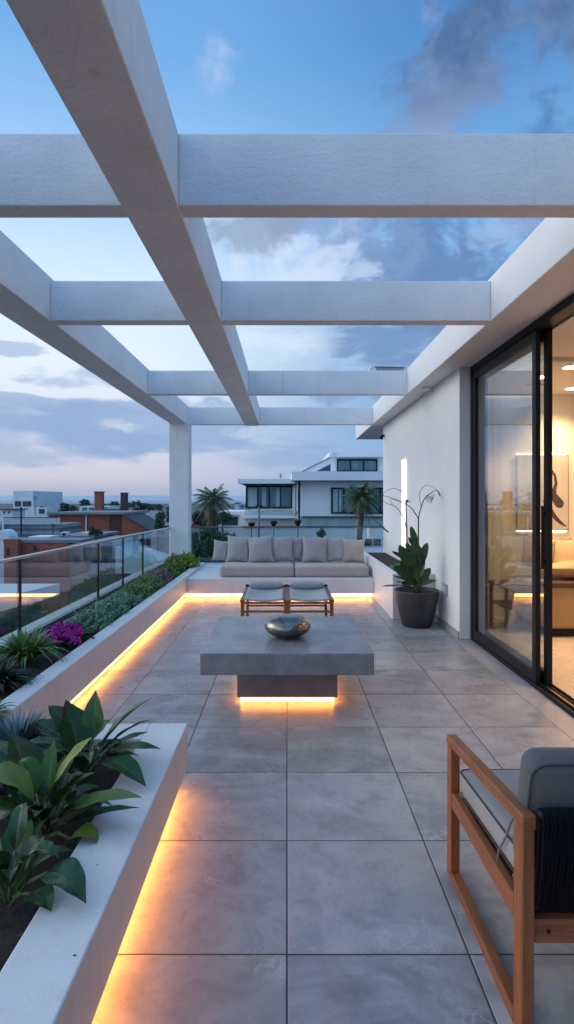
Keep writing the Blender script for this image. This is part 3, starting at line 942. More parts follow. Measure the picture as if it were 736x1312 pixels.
# ================================================================== COFFEE TABLE AND BOWL
ct = thing('coffee_table', (-.005, 4.35, 0), 'square grey concrete coffee table floating on a lit plinth', 'coffee table')
box('table_top', CONC, ct, -.60, .60, 3.75, 4.95, .292, .442, bevel=.006)
box('plinth', CONCD, ct, -.365, .37, 3.99, 4.68, .052, .2915, bevel=.004)
box('plinth_foot', PLP, ct, -.325, .33, 4.03, 4.64, .001, .0515)
m = MB()
m.box(-.34, .345, 4.013, 4.0295, .018, .047); m.box(-.34, .345, 4.6405, 4.657, .018, .047)
m.box(-.342, -.3255, 4.03, 4.64, .018, .047); m.box(.3305, .347, 4.03, 4.64, .018, .047)
m.build('light_strip', LEDT, ct)
m = MB()
prof = []
for i in range(25):
    a = -PI / 2 + i / 24 * (PI * .94)
    prof.append((max(.02, math.cos(a)) ** .85 * .178, .083 + math.sin(a) * .083))
prof[0] = (.06, 0.0)
prof.append((.02, .1645))
m.lathe([(r, z) for r, z in prof], (.005, 4.22, .4425), 56)
tag(m.build('bowl', PEWTER, None, smooth=True), 'flattened round pewter bowl on the grey concrete coffee table', 'bowl')

# ================================================================== THE TWO TEAK LOUNGE STOOLS
def make_stool():
    s = thing('lounge_stool', (0, 0, 0), 'left one of the two teak framed sling stools with pale grey canvas', 'stool', 'teak sling stools behind the coffee table')
    w2, f0, f1 = .238, 0.0, .85
    for sx in (-1, 1):
        x = sx * w2
        m = MB(); m.bar((x, f0 + .02, .001), (x, f0 + .02, .368), .038, .052, (0, 1, 0)); m.build('leg', TEAK, s, bevel=.004)
        m = MB(); m.bar((x * .96, f1 - .25, .001), (x * .98, f1 - .05, .375), .032, .040, (0, 1, 0)); m.build('leg', TEAK, s, bevel=.004)
        m = MB(); m.bar((x, f0 - .01, .383), (x, f1, .398), .052, .030); m.build('side_rail', TEAKY, s, bevel=.005)
    m = MB(); m.bar((-w2 + .018, f0 + .02, .265), (w2 - .018, f0 + .02, .265), .025, .02); m.build('stretcher', TEAKX, s, bevel=.003)
    m = MB(); m.bar((-w2 + .022, f0 + .012, .362), (w2 - .022, f0 + .012, .362), .03, .02); m.build('front_rail', TEAKX, s, bevel=.003)
    m = MB(); m.bar((-w2 + .018, f1 - .16, .2), (w2 - .018, f1 - .16, .2), .02, .02); m.build('stretcher', TEAKX, s, bevel=.003)
    # sling: sagging canvas with thickness
    m = MB()
    n = 14
    vs = []
    for sgn in (0, 1):
        for j in range(n + 1):
            t = j / n
            for i in range(n + 1):
                u = i / n * 2 - 1
                sag = -.045 * (1 - u * u) * (0.35 + .65 * math.sin(PI * t)) 
                vs.append((u * (w2 - .023), f0 - .016 + t * (.70), .402 + .012 * t + sag + (.014 if sgn else -.006)))
    q = n + 1
    fs = []
    for j in range(n):
        for i in range(n):
            a = (j * q + i, j * q + i + 1, (j + 1) * q + i + 1, (j + 1) * q + i)
            fs.append(a[::-1]); fs.append(tuple(k + q * q for k in a))
    per = [i for i in range(q)] + [j * q + n for j in range(1, q)] + [n * q + i for i in range(n - 1, -1, -1)] + [j * q for j in range(n - 1, 0, -1)]
    for i in range(len(per)):
        a, b = per[i], per[(i + 1) % len(per)]
        fs.append((a, b, b + q * q, a + q * q))
    m.add(vs, fs)
    m.build('sling_seat', FABB, s, smooth=True, bevel=0)
    m = MB(); m.cushion(Matrix.Translation((0, f1 - .12, .430)) @ Matrix.Rotation(R(70), 4, 'X'), (w2 - .026) * 2, .25, .10, p=5, pinch=.01, seed=2)
    m.build('bolster', FABB, s, smooth=True, merge=True)
    for sx in (-1, 1):
        m = MB(); m.tube([(sx * (w2 - .03), f1 - .01, .41), (sx * (w2 + .012), f1 - .01, .425), (sx * (w2 + .024), f1 - .01, .425)], .014, 10); m.build('peg', BLACK, s)
    return s
st = make_stool()
st.location = (-.253, 6.0, 0)
s2 = copy_tree(st)
s2.location = (.255, 6.0, 0)
s2.rotation_euler = (0, 0, R(.8))
s2['label'] = 'right one of the two teak framed sling stools, nearer the potted plant'

# ================================================================== FOREGROUND ARMCHAIR
ac = thing('teak_armchair', (.98, 1.85, 0), 'teak armchair with dark rope back and grey cushions in the right foreground', 'armchair')
def side_frame(x):
    sx = .037
    m = MB()
    m.prism([(2.205, .03), (2.152, .03), (2.152, .515), (2.200, .515)], 'x', x, x + sx)         # front post
    m.build('front_post', TEAK, ac, bevel=.004)
    m = MB()
    m.prism([(1.562, .0), (1.504, .0), (1.497, .592), (1.556, .588)], 'x', x + .001, x + sx - .001)
    m.build('rear_post', TEAK, ac, bevel=.004)
    m = MB()
    m.prism([(2.205, .5155), (2.205, .553), (1.60, .622), (1.492, .636), (1.490, .5935), (1.60, .585)], 'x', x - .002, x + sx + .002)
    m.build('armrest', TEAKY, ac, bevel=.006, segs=3)
    m = MB()
    m.prism([(2.1515, .285), (2.1515, .346), (1.563, .368), (1.563, .300)], 'x', x + .003, x + sx - .004)
    m.build('seat_rail', TEAKY, ac, bevel=.004)
    m = MB()
    m.prism([(2.205, .0), (2.205, .0295), (1.563, .042), (1.563, .0)], 'x', x + .0005, x + sx - .0005)
    m.build('floor_rail', TEAKY, ac, bevel=.004)
side_frame(.645); side_frame(1.315)
x0, x1 = .683, 1.314
box('front_rail', TEAKX, ac, x0, x1, 2.155, 2.18, .245, .30, bevel=.003)
box('rear_rail', TEAKX, ac, x0, x1, 1.515, 1.552, .268, .335, bevel=.003)
TEAKS = wood_mat('teak_slat', (.20, .09, .045), (.11, .05, .025), (1.5, 22, 22))
for i in range(11):
    y = 1.58 + i * .052
    z = .336 - (y - 1.58) * .035
    box('seat_slat', TEAKS, ac, x0 - .004, x1 + .004, y, y + .040, z, z + .014, bevel=.002)
# rope back, woven round two rails
m = MB()
nr = 92
zb, zt, yb_, yt_ = .365, .655, 1.512, 1.478
for i in range(nr):
    x = x0 + .006 + (x1 - x0 - .012) * i / (nr - 1)
    j = .0015 * math.sin(i * 2.3)
    m.tube([(x, yt_ + .022, zt - .012), (x, yt_ + .010, zt + .003), (x, yt_ - .010, zt), (x + j, yt_ - .016, zt - .03), (x - j, (yt_ + yb_) / 2 - .022, (zt + zb) / 2), (x, yb_ - .016, zb + .02), (x, yb_ - .006, zb - .004), (x, yb_ + .012, zb + .008)], .0031, 5, cap=False)
m.build('rope_weave', ROPE, ac, smooth=True)
m = MB(); m.tube([(x0, yt_ + .004, zt - .011), (x1, yt_ + .004, zt - .011)], .011, 10); m.build('back_tube', BLACK, ac, smooth=True)
m = MB(); m.tube([(x0, yb_, zb + .010), (x1, yb_, zb + .010)], .011, 10); m.build('back_tube', BLACK, ac, smooth=True)
m = MB(); m.add([(x0, 1.500, .38), (x1, 1.500, .38), (x1, 1.476, .64), (x0, 1.476, .64), (x0, 1.507, .38), (x1, 1.507, .38), (x1, 1.484, .64), (x0, 1.484, .64)],
                [(0, 1, 2, 3), (7, 6, 5, 4), (0, 4, 5, 1), (2, 6, 7, 3), (0, 3, 7, 4), (1, 5, 6, 2)])
m.build('back_lining', ROPE, ac)
TS = Matrix.Translation((.998, 1.865, .412)) @ Matrix.Rotation(R(-4.2), 4, 'X')
def rrect(hw, hh, r, z, n=7):
    pts_ = []
    for cx, cy, a0 in ((hw - r, hh - r, 0), (-hw + r, hh - r, 90), (-hw + r, -hh + r, 180), (hw - r, -hh + r, 270)):
        for k in range(n + 1):
            a = R(a0 + 90 * k / n)
            pts_.append(Vector((cx + math.cos(a) * r, cy + math.sin(a) * r, z)))
    return pts_ + [pts_[0]]
def puffed(mtx, hw, hh, th, r, puff, seed):
    """boxed cushion: rounded rectangle outline, soft sides, crowned and slightly creased faces; axis z is its thickness"""
    m = MB()
    rings = []
    n = 7
    off = Vector((seed * 1.7, seed * .9, 0))
    def ring(k, z, wob):
        pts_ = rrect(hw * k, hh * k, max(.004, r * k), 0, n)[:-1]
        out = []
        for p in pts_:
            w_ = noise.noise(Vector((p.x * 9, p.y * 9, z * 9)) + off) * wob
            out.append(mtx @ Vector((p.x, p.y, z + w_)))
        return out
    lv = [(0.02, th / 2 + puff, .006), (.25, th / 2 + puff * .97, .008), (.5, th / 2 + puff * .85, .009), (.72, th / 2 + puff * .6, .009), (.88, th / 2 + puff * .3, .007), (.96, th / 2 + .002, .003), (.992, th / 2 - .006, 0)]
    rings = [ring(k, z, w_) for k, z, w_ in lv] + [ring(1.012, th * .18, .002), ring(1.016, 0, .002), ring(1.012, -th * .18, .002)] + [ring(k, -z, w_) for k, z, w_ in lv[::-1]]
    q = len(rings[0])
    fs = []
    for i in range(len(rings) - 1):
        for k in range(q):
            fs.append((i * q + k, (i + 1) * q + k, (i + 1) * q + (k + 1) % q, i * q + (k + 1) % q))
    fs += [tuple(range(q)), tuple((len(rings) - 1) * q + k for k in range(q))[::-1]]
    m.add([v for r_ in rings for v in r_], fs)
    return m
puffed(TS, .318, .292, .088, .035, .012, 3).build('seat_cushion', FABC, ac, smooth=True, merge=True)
for sg in (1, -1):
    m = MB(); m.tube([TS @ p for p in rrect(.320, .294, .035, sg * .040)], .0030, 6); m.build('piping', PIPING, ac, smooth=True)
TB = Matrix.Translation((1.000, 1.582, .600)) @ Matrix.Rotation(R(-78), 4, 'X') @ Matrix.Rotation(0, 4, 'Z')
puffed(TB, .322, .180, .085, .040, .026, 5).build('back_cushion', FABD, ac, smooth=True, merge=True)
for sg in (-1,):
    m = MB(); m.tube([TB @ p for p in rrect(.324, .180, .045, sg * .040)], .0036, 6); m.build('piping', PIPING, ac, smooth=True)
GT = mat('grey_tie', (.14, .15, .16), .9)
m = MB(); m.tube([(.690, 1.62, .58), (.672, 1.64, .53), (.670, 1.67, .47), (.660, 1.70, .41), (.655, 1.70, .372)], .0035, 6); m.build('cushion_tie', GT, ac, smooth=True)
m = MB(); m.tube([(.692, 1.60, .44), (.678, 1.61, .41), (.672, 1.62, .385), (.676, 1.61, .36)], .0035, 6); m.build('cushion_tie', GT, ac, smooth=True)
# black screw heads on the rear rail
m = MB()
for x in (.725,):
    m.tube([(x, 1.5155, .302), (x, 1.5125, .302)], .006, 10)
m.build('screw', BLACK, ac)

# ================================================================== POTTED PLANT
pt = thing('potted_plant', (1.546, 6.5, 0), 'glossy leaved plant with bare arching twigs in a round charcoal pot', 'potted plant')
m = MB()
prof = [(.155, 0), (.168, .008), (.20, .10), (.232, .24), (.252, .36), (.258, .41), (.258, .425), (.245, .428), (.238, .415), (.232, .36)]
m.lathe(prof, (1.546, 6.5, .001), 48)
m.build('pot', POT, pt, smooth=True)
m = MB(); m.lathe([(.23, .36), (.2365, .385), (.1, .39)], (1.546, 6.5, 0), 32); m.build('soil', SOIL, pt, smooth=True)
LG = leaf_mat('potted_leaf_green', (.030, .085, .026), (.07, .13, .05), .32)
cx, cy = 1.546, 6.5
PLV = [  # base px,py  tip px,py, depth offset, width, lift
    ((530, 752), (489, 751), -.12, .075, .05), ((535, 752), (560, 744), -.08, .05, .03),
    ((528, 742), (506, 725), -.05, .11, .02), ((530, 745), (503, 737), -.1, .08, .03),
    ((532, 735), (512, 698), .0, .12, .0), ((533, 728), (516, 702), -.1, .13, .0), ((534, 722), (502, 706), .05, .07, .02),
    ((536, 735), (530, 694), -.06, .12, 0), ((538, 728), (548, 695), -.02, .09, 0), ((537, 745), (552, 728), -.06, .09, 0),
    ((536, 740), (543, 722), -.12, .07, 0), ((535, 700), (527, 674), .0, .07, 0), ((534, 698), (531, 680), .03, .05, 0),
    ((530, 745), (515, 715), .08, .13, 0), ((538, 748), (549, 738), .05, .10, 0), ((531, 720), (521, 694), .05, .07, 0),
    ((533, 742), (526, 712), .12, .12, 0), ((536, 742), (541, 708), .1, .10, 0), ((533, 750), (520, 733), -.15, .10, 0),
    ((532, 700), (524, 688), .0, .05, 0), ((535, 730), (537, 698), .05, .09, 0), ((528, 750), (508, 745), .05, .09, .04)]
for (a, b, dd, wd, lf) in PLV:
    A = W(a[0], a[1], cy + dd * .4); B = W(b[0], b[1], cy + dd * 1.2)
    m = MB(); m.leaf(A, B, wd * 1.08, lf, n=10, fold=.35, prof=1.05, blunt=.5, side=(.85, -.5 + rnd.random() * .6, 0))
    m.build('leaf', LG, pt, smooth=True)
STM = mat('green_stem', (.10, .12, .06), .6)
m = MB()
for i in range(8):
    a = i * 2.4
    m.tube([(cx + math.cos(a) * .04, cy + math.sin(a) * .04, .37), (cx + math.cos(a) * .03, cy + math.sin(a) * .04, .55), (cx + math.cos(a) * .015, cy + math.sin(a) * .015, .80)], [.012, .009, .005], 7)
m.tube([(cx, cy, .38), (cx + .005, cy, .8), (cx - .03, cy, 1.05), (cx - .02, cy, 1.12)], [.012, .01, .006, .004], 7)
m.build('stem', STM, pt, smooth=True)
TWG = mat('dry_twig', (.10, .075, .065), .8)
def curve(pts2, d0=6.5):
    P = [W(x, y, d0 + dd) for x, y, dd in pts2]
    out = []
    for i in range(len(P) - 1):
        p0 = P[max(0, i - 1)]; p1 = P[i]; p2 = P[i + 1]; p3 = P[min(len(P) - 1, i + 2)]
        for k in range(6):
            t = k / 6
            out.append(.5 * ((2 * p1) + (-p0 + p2) * t + (2 * p0 - 5 * p1 + 4 * p2 - p3) * t * t + (-p0 + 3 * p1 - 3 * p2 + p3) * t ** 3))
    out.append(P[-1])
    return out
def twig(pts2, r0, r1):
    c = curve(pts2)
    n = len(c)
    m = MB(); m.tube(c, [r0 + (r1 - r0) * i / (n - 1) for i in range(n)], 6)
    m.build('twig', TWG, pt, smooth=True)
twig([(523, 748, 0), (522, 700, 0), (521, 660, 0), (520.5, 642, 0)], .011, .007)
twig([(537, 748, .05), (536.5, 700, .05), (536.5, 664, .05)], .010, .008)
twig([(536.5, 664, .05), (529, 653, 0), (521, 646, 0), (505, 639, 0), (488, 634, 0)], .007, .003)
twig([(536.5, 664, .05), (540, 650, 0), (545, 638, 0), (552, 632, 0), (560, 628, 0), (564, 633, 0)], .007, .004)
twig([(540, 650, 0), (538, 632, 0), (546, 622, 0), (557, 625, 0), (564, 632, 0)], .0035, .002)
twig([(520.5, 642, 0), (516, 631, 0), (507, 626, 0), (497, 628, 0), (491, 634, 0)], .004, .002)
twig([(522, 685, 0), (518, 665, 0), (508, 650, 0), (499, 646, 0), (488, 641, 0)], .005, .003)
twig([(504, 648, 0), (500, 640, 0), (508, 641, 0), (514, 644, 0)], .003, .002)
for q in range(5):
    twig([(545 + q, 637 - q * .6, 0), (549 + q * 1.5, 643 - q, .02 * q), (553 + q * .8, 644 - q * 2, 0), (552 + q, 636 - q, 0)], .003, .002)
for q in range(4):
    twig([(560 + q * .6, 628 + q * .4, 0), (563, 632 + q, .02 * q), (566 - q, 636, 0)], .003, .002)
m = MB(); m.tube([W(477, 664, 6.6), W(498, 682, 6.5)], [.005, .009], 6); m.build('twig', TWG, pt, smooth=True)
m = MB(); m.leaf(W(521, 645, 6.5), W(528, 643, 6.45), .04, .02); m.leaf(W(521, 645, 6.5), W(524, 640, 6.45), .03, .02); m.build('dry_leaf', mat('dry_leaf_brown', (.09, .05, .04), .8), pt)

# a small greyish cushion plant inside the corner planter
def tufts(m, c, rx, ry, rz_, n, lsize, wd, seed=0, up=.6, arch=.1):
    rr = random.Random(seed)
    for i in range(n):
        a = rr.random() * 2 * PI; r = math.sqrt(rr.random())
        el = rr.random()
        b = Vector((c[0] + math.cos(a) * r * rx * .5, c[1] + math.sin(a) * r * ry * .5, c[2]))
        hh = rz_ * (.45 + .55 * rr.random()) * (1 - .45 * r)
        top = Vector((c[0] + math.cos(a) * r * rx, c[1] + math.sin(a) * r * ry, c[2] + hh))
        m.leaf(b, top, wd * (.7 + .6 * rr.random()), arch * rr.random(), n=3, cross=1, fold=.3)

def shrub(m, c, rx, ry, rz_, nst, nlf, ls, seed, dome=True):
    """many small leaves on many thin twigs filling an uneven dome"""
    rr = random.Random(seed)
    c = Vector(c)
    off = Vector((seed * 3.1, 0, 0))
    for i in range(nst):
        a = rr.random() * 2 * PI; r = math.sqrt(rr.random())
        ph = rr.random()
        k = .75 + .5 * noise.noise(Vector((math.cos(a) * 1.3, math.sin(a) * 1.3, ph * 2)) + off)
        tip = c + Vector((math.cos(a) * r * rx, math.sin(a) * r * ry, rz_ * math.sqrt(max(.04, 1 - r * r * .85)) * k * (.6 + .45 * rr.random())))
        base_ = c + Vector((math.cos(a) * r * rx * .35, math.sin(a) * r * ry * .35, 0))
        for j in range(nlf):
            t = .35 + .65 * (j + rr.random()) / nlf
            p = base_.lerp(tip, t)
            d = Vector((rr.gauss(0, 1), rr.gauss(0, 1), rr.gauss(.55, .7))).normalized()
            s1 = ls * (.6 + .8 * rr.random())
            sd_ = d.cross(Vector((rr.random(), rr.random(), .3))).normalized()
            q = p + d * s1
            mm = p + d * s1 * .5
            m.add([p, mm + sd_ * s1 * .22, q, mm - sd_ * s1 * .22], [(0, 1, 2, 3)])

LAV = leaf_mat('lavender_grey_green', (.20, .34, .23), None, .7)
HEA = leaf_mat('heath_green', (.18, .28, .11), None, .7)
HEP = leaf_mat('heath_purple', (.27, .20, .20), None, .7)
SPI = leaf_mat('spider_green', (.14, .27, .06), (.30, .36, .15), .4)
BRI = leaf_mat('bright_bush_green', (.19, .30, .05), None, .5)
MAG = leaf_mat('magenta_petal', (.48, .015, .30), None, .6)
DKG = leaf_mat('dark_low_green', (.022, .05, .02), None, .5)
BLU = leaf_mat('silver_blue_leaf', (.14, .21, .23), None, .5)
MID = leaf_mat('mid_shrub_green', (.11, .21, .06), None, .6)

PX = -1.89
def spider(x, y, z, n, L, seed, lab, group=None, mt=SPI, name='spider_plant', wd=.022):
    rr = random.Random(seed)
    m = MB()
    for i in range(n):
        a = rr.random() * 2 * PI; e = rr.random()
        l_ = L * (.7 + .45 * rr.random())
        b = Vector((x, y, z)) + Vector((math.cos(a), math.sin(a), 0)) * .02
        t = Vector((x + math.cos(a) * l_ * (.35 + .65 * e), y + math.sin(a) * l_ * (.35 + .65 * e), z + l_ * (.75 - .70 * e)))
        m.leaf(b, t, wd * (.8 + .5 * rr.random()), l_ * (.15 + .35 * e), n=7, cross=1, fold=.5, prof=.55)
    o = m.build(name, mt, None, smooth=True)
    tag(o, lab, 'plant', group)
    return o
spider(-1.90, 3.98, .30, 190, .34, 5, 'bright green strappy leaved plant left of the magenta flowers', wd=.026)
spider(-1.85, 3.45, .27, 150, .30, 6, 'darker strappy plant lowest along the long planter, under the bright green one', mt=DKG, wd=.03)
# magenta flowers
fl = thing('magenta_flowers', (PX, 4.6, .27), 'mound of magenta flowers in the long planter', 'flowers')
rr = random.Random(3)
for i in range(34):
    m = MB()
    a = rr.random() * 2 * PI; r = math.sqrt(rr.random()) * .165
    c = Vector((PX + .06 + math.cos(a) * r, 4.50 + math.sin(a) * r * 1.3, .345 + .10 * (1 - (r / .17) ** 2) + rr.random() * .025))
    for j in range(30):
        d = Vector((rr.gauss(0, 1), rr.gauss(0, 1), rr.gauss(.3, .8))).normalized()
        p = c + d * .030
        s1 = .019
        u = d.orthogonal().normalized(); v = d.cross(u)
        m.add([p - u * s1 * .7, p - v * s1 * .7 + d * .005, p + u * s1 * .7, p + v * s1 * .7 + d * .005], [(0, 1, 2, 3)])
    m.build('flower_head', MAG, fl)
m = MB(); shrub(m, (PX + .06, 4.50, .27), .21, .27, .13, 200, 6, .045, 4); m.build('leaf', DKG, fl)

BED = [  # y, rx, ry, h, material, seed, label
    (5.10, .17, .30, .15, LAV, 1, 'grey green lavender clump just beyond the magenta flowers'),
    (5.62, .17, .32, .17, LAV, 2, 'second grey green lavender clump beyond the magenta flowers'),
    (6.15, .17, .30, .15, LAV, 3, 'third grey green lavender clump, before the heather'),
    (6.70, .17, .32, .17, HEA, 4, 'olive green heather clump next to the last lavender'),
    (7.25, .17, .30, .20, HEA, 5, 'olive heather clump beside the purple tinged one'),
    (7.78, .17, .30, .22, HEP, 6, 'purple tinged heather clump in the long planter'),
    (8.30, .16, .30, .16, MID, 7, 'green low shrub just beyond the purple heather'),
    (8.85, .16, .30, .16, MID, 8, 'green low shrub next to the bright bush at the column')]
for (y, rx, ry, h_, mt, sd_, lab) in BED:
    m = MB(); shrub(m, (PX + .03, y, .27), rx * 1.32, ry * 1.2, h_ * 1.45, 520, 9, .040, sd_)
    o = m.build('low_shrub', mt, None)
    tag(o, lab, 'shrub', 'low shrubs in the long planter')
# purple blossoms on the nearer heather
m = MB(); shrub(m, (PX + .06, 9.5, .28), .30, .36, .36, 420, 8, .062, 31)
tag(m.build('leafy_bush', BRI, None), 'bright green leafy bush at the foot of the white column', 'shrub')
m = MB(); shrub(m, (1.60, 7.4, .49), .19, .55, .13, 260, 7, .05, 32)
tag(m.build('ground_plant', MID, None), 'low green plant inside the tall white block behind the pot', 'plant')

# ================================================================== NEAR PLANTER: BIG LEAVED PLANTS
BL1 = leaf_mat('broad_leaf_dark', (.020, .070, .018), (.07, .14, .06), .18)
BL2 = leaf_mat('broad_leaf_light', (.14, .215, .03), (.12, .19, .06), .36)
BL3 = leaf_mat('broad_leaf_mid', (.05, .135, .024), (.07, .13, .05), .34)
def bigplant(name, base_px, d, leaves, lab, z0=.25):
    base = Vector(((base_px - 368) / 700 * d, d, z0))
    root = thing(name, base, lab, 'plant', 'broad leaved plants in the near planter')
    for (ax, ay, bx, by, d0, d1, wd, lf, mt, tw) in leaves:
        A = W(ax, ay, d + d0); B = W(bx, by, d + d1)
        m = MB()
        m.leaf(A, B, wd * 1.15, lf, n=14, fold=.28, cross=4, twist=tw, prof=.72)
        o = m.build('leaf', mt, root, smooth=True)
        pm = MB()
        mid = base.lerp(A, .5) + Vector((0, 0, .02))
        pm.tube([base, mid, A], [.008, .0065, .004], 7)
        pm.build('stem', STM, o, smooth=True)
    rr = random.Random(int(base_px))
    for i in range(14):
        a = i * 2.4 + rr.random(); l_ = .16 + rr.random() * .13; e = .35 + rr.random() * .55
        if math.cos(a) > .3: l_ *= .75
        b0 = base + Vector((math.cos(a) * .05, math.sin(a) * .05, .06 + .10 * rr.random()))
        tp = b0 + Vector((math.cos(a) * l_ * e, math.sin(a) * l_ * e, l_ * (.75 - .75 * e)))
        m = MB(); m.leaf(b0, tp,   .045 + .045 * rr.random(), .05 + .04 * rr.random(), n=12, fold=.3, cross=4, twist=rr.uniform(-.6, .6), prof=.72)
        o = m.build('leaf', rr.choice((BL1, BL1, BL3)), root, smooth=True)
        pm = MB(); pm.tube([base, base.lerp(b0, .5) + Vector((0, 0, .01)), b0], [.007, .006, .004], 6); pm.build('stem', STM, o, smooth=True)
    return root
# leaf: start px,py, tip px,py, depth offsets, width, lift, material, twist
bigplant('broad_leaf_plant', 110, 2.42, [
    (108, 955, 62, 905, .05, .10, .13, .03, BL1, .5), (100, 958, 84, 897, .0, .05, .15, .0, BL1, -.4),
    (118, 945, 123, 884, .05, .12, .085, .0, BL3, .6), (125, 962, 196, 894, -.02, .0, .095, .05, BL3, .3),
    (128, 966, 197, 922, .0, -.05, .06, .05, BL1, .2), (130, 972, 206, 960, -.05, -.08, .07, .05, BL1, -.2),
    (128, 978, 187, 1008, -.10, -.22, .10, .07, BL1, -.3), (95, 962, 40, 925, .1, .15, .12, .05, BL1, .3),
    (115, 950, 142, 922, .1, .2, .07, .03, BL3, 0), (92, 975, 58, 950, .0, .0, .10, .04, BL1, 0),
    (120, 985, 160, 985, -.05, -.1, .07, .05, BL1, .3), (126, 975, 190, 938, .05, .1, .06, .04, BL1, -.2)],
    'dark broad leaved plant at the far end of the near planter, leaves over its rim')
bigplant('broad_leaf_plant', 60, 2.02, [
    (60, 1030, 118, 945, -.02, .02, .095, .05, BL2, -.3), (44, 1028, -28, 1000, -.05, -.10, .13, .10, BL2, .2),
    (58, 1025, 70, 948, .05, .12, .07, .0, BL3, .4), (45, 1010, 14, 940, .1, .15, .14, .0, BL1, .3),
    (72, 1035, 122, 990, .0, .0, .055, .04, BL2, 0), (75, 1050, 182, 1022, -.05, -.12, .085, .06, BL3, -.2),
    (40, 1050, -20, 1040, -.1, -.2, .11, .05, BL1, .2), (85, 1055, 180, 1035, -.02, -.05, .06, .02, BL1, .3),
    (70, 1045, 128, 1008, .08, .12, .08, .05, BL1, .1), (35, 1000, -10, 950, .15, .25, .13, .03, BL1, 0),
    (40, 1035, 10, 985, .02, .08, .10, .02, BL1, .2), (90, 1075, 128, 1083, -.10, -.14, .085, .05, BL2, .6),
    (30, 1035, -30, 1075, -.1, -.2, .10, .05, BL1, -.3), (66, 1020, 98, 960, .12, .2, .08, .02, BL1, -.2)],
    'plant with a light green upright leaf, in the middle of the near planter')
bigplant('broad_leaf_plant', 12, 1.68, [
    (20, 1150, 42, 1094, -.02, .02, .07, .02, BL3, .4), (10, 1140, 22, 1092, .0, .05, .06, .02, BL1, 0),
    (0, 1150, -20, 1090, .0, .05, .09, .02, BL1, .2), (60, 1118, 110, 1158, -.05, -.12, .10, .05, BL1, .3),
    (40, 1145, 66, 1168, -.05, -.12, .07, .03, BL1, 0), (28, 1142, 50, 1110, .0, .0, .06, .02, BL1, 0)],
    'lowest of the broad leaved plants, nearest the camera, one leaf resting on the white rim')
bp_ = spider(-1.26, 2.55, .28, 620, .30, 9, 'silvery blue fine leaved plant at the left edge beyond the broad leaves', None, BLU, 'silver_plant', .012)
spider(-1.42, 2.35, .25, 260, .28, 10, 'deep green grassy plant behind the light green leaf at the left edge', None, DKG, 'grassy_plant', .03)
spider(-1.62, 2.92, .30, 60, .2, 12, 'small mid green tuft between the near and the long planter', None, SPI, 'grass_tuft', .02)
# fallen bits on the rim
DRY = mat('dry_stem_brown', (.07, .045, .04), .9)
m = MB(); m.leaf(W(20, 1200, 1.50), W(66, 1192, 1.52), .012, .006, n=8, cross=1); 
tag(m.build('fallen_leaf', DRY, None), 'thin dry brown leaf lying on the white rim low at the left', 'leaf')
rr = random.Random(8)
for i in range(1):
    m = MB()
    for j in range(9):
        x = -.53 - rr.random() * .18; y = .95 + rr.random() * 1.8
        s1 = .0012 + rr.random() * .002
        m.add([(x - s1 * 1.6, y, .3186), (x, y - s1, .3186), (x + s1 * 1.6, y, .3186), (x, y + s1, .3186), (x, y, .3186 + s1)], [(0, 1, 4), (1, 2, 4), (2, 3, 4), (3, 0, 4)])
    tag(m.build('soil_crumbs', SOIL, None), kind='stuff')

# ================================================================== BACKGROUND CITY
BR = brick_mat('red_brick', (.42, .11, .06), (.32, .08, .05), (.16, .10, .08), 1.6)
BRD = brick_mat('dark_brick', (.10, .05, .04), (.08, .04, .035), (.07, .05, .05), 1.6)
MET = ribbed_mat('blue_corrugated_roof', (.13, .18, .22), .45, .5, .2, 0)
METZ = ribbed_mat('blue_corrugated_cladding', (.15, .215, .26), .5, .5, .2, 2)
GRF = mat('grey_flat_roof', (.18, .19, .21), .8, .25, .6, 0, coord='World', dark=(.09, .10, .11))
GRD = mat('dark_grey_wall', (.07, .07, .075), .8, .25, .6, 0, coord='World')
CW = mat('city_white_wall', (.68, .70, .72), .8, .08, .5, 0, coord='World', dark=(.42, .43, .45))
DW = mat('dark_window_glass', (.03, .05, .06), .12, .3, .6, 0, coord='World')
TEA = mat('teal_window_glass', (.10, .19, .21), .12, .45, .7, 0, coord='World', stretch=(1, 1, .3))
TRK = mat('bark', (.09, .065, .05), .9, .4, 6, .5, 10)
REDR = ribbed_mat('red_tile_roof', (.33, .06, .055), .5, .8, 0, 0)
COR = mat('corten', (.12, .06, .05), .8, .3, 1, 0, coord='World')

def bl(parent, name, mt, px0, px1, py0, py1, d, depth, zbot=None, **k):
    """block whose near face covers that stretch of the picture at distance d"""
    a = W(px0, py1, d); b = W(px1, py0, d)
    return box(name, mt, parent, a.x, b.x, d, d + depth, a.z if zbot is None else zbot, b.z, **k)

def bld(name, px, d, label, cat='building'):
    p = W(px, 640, d)
    return thing(name, (p.x, d, GZ), label, cat)

b = bld('white_house', 33, 120, 'white cube shaped house far away on the left against the horizon')
bl(b, 'wall', CW, 17, 42, 629, 650, 120, 16, GZ)
bl(b, 'terrace_wall', CW, 35, 60, 650.5, 664, 116, 3.9, GZ)
bl(b, 'window', DW, 19, 27, 642, 649, 119.93, .07); bl(b, 'window', DW, 29, 40, 642, 649, 119.93, .07); bl(b, 'window', DW, 50, 57, 652, 658, 115.93, .07)

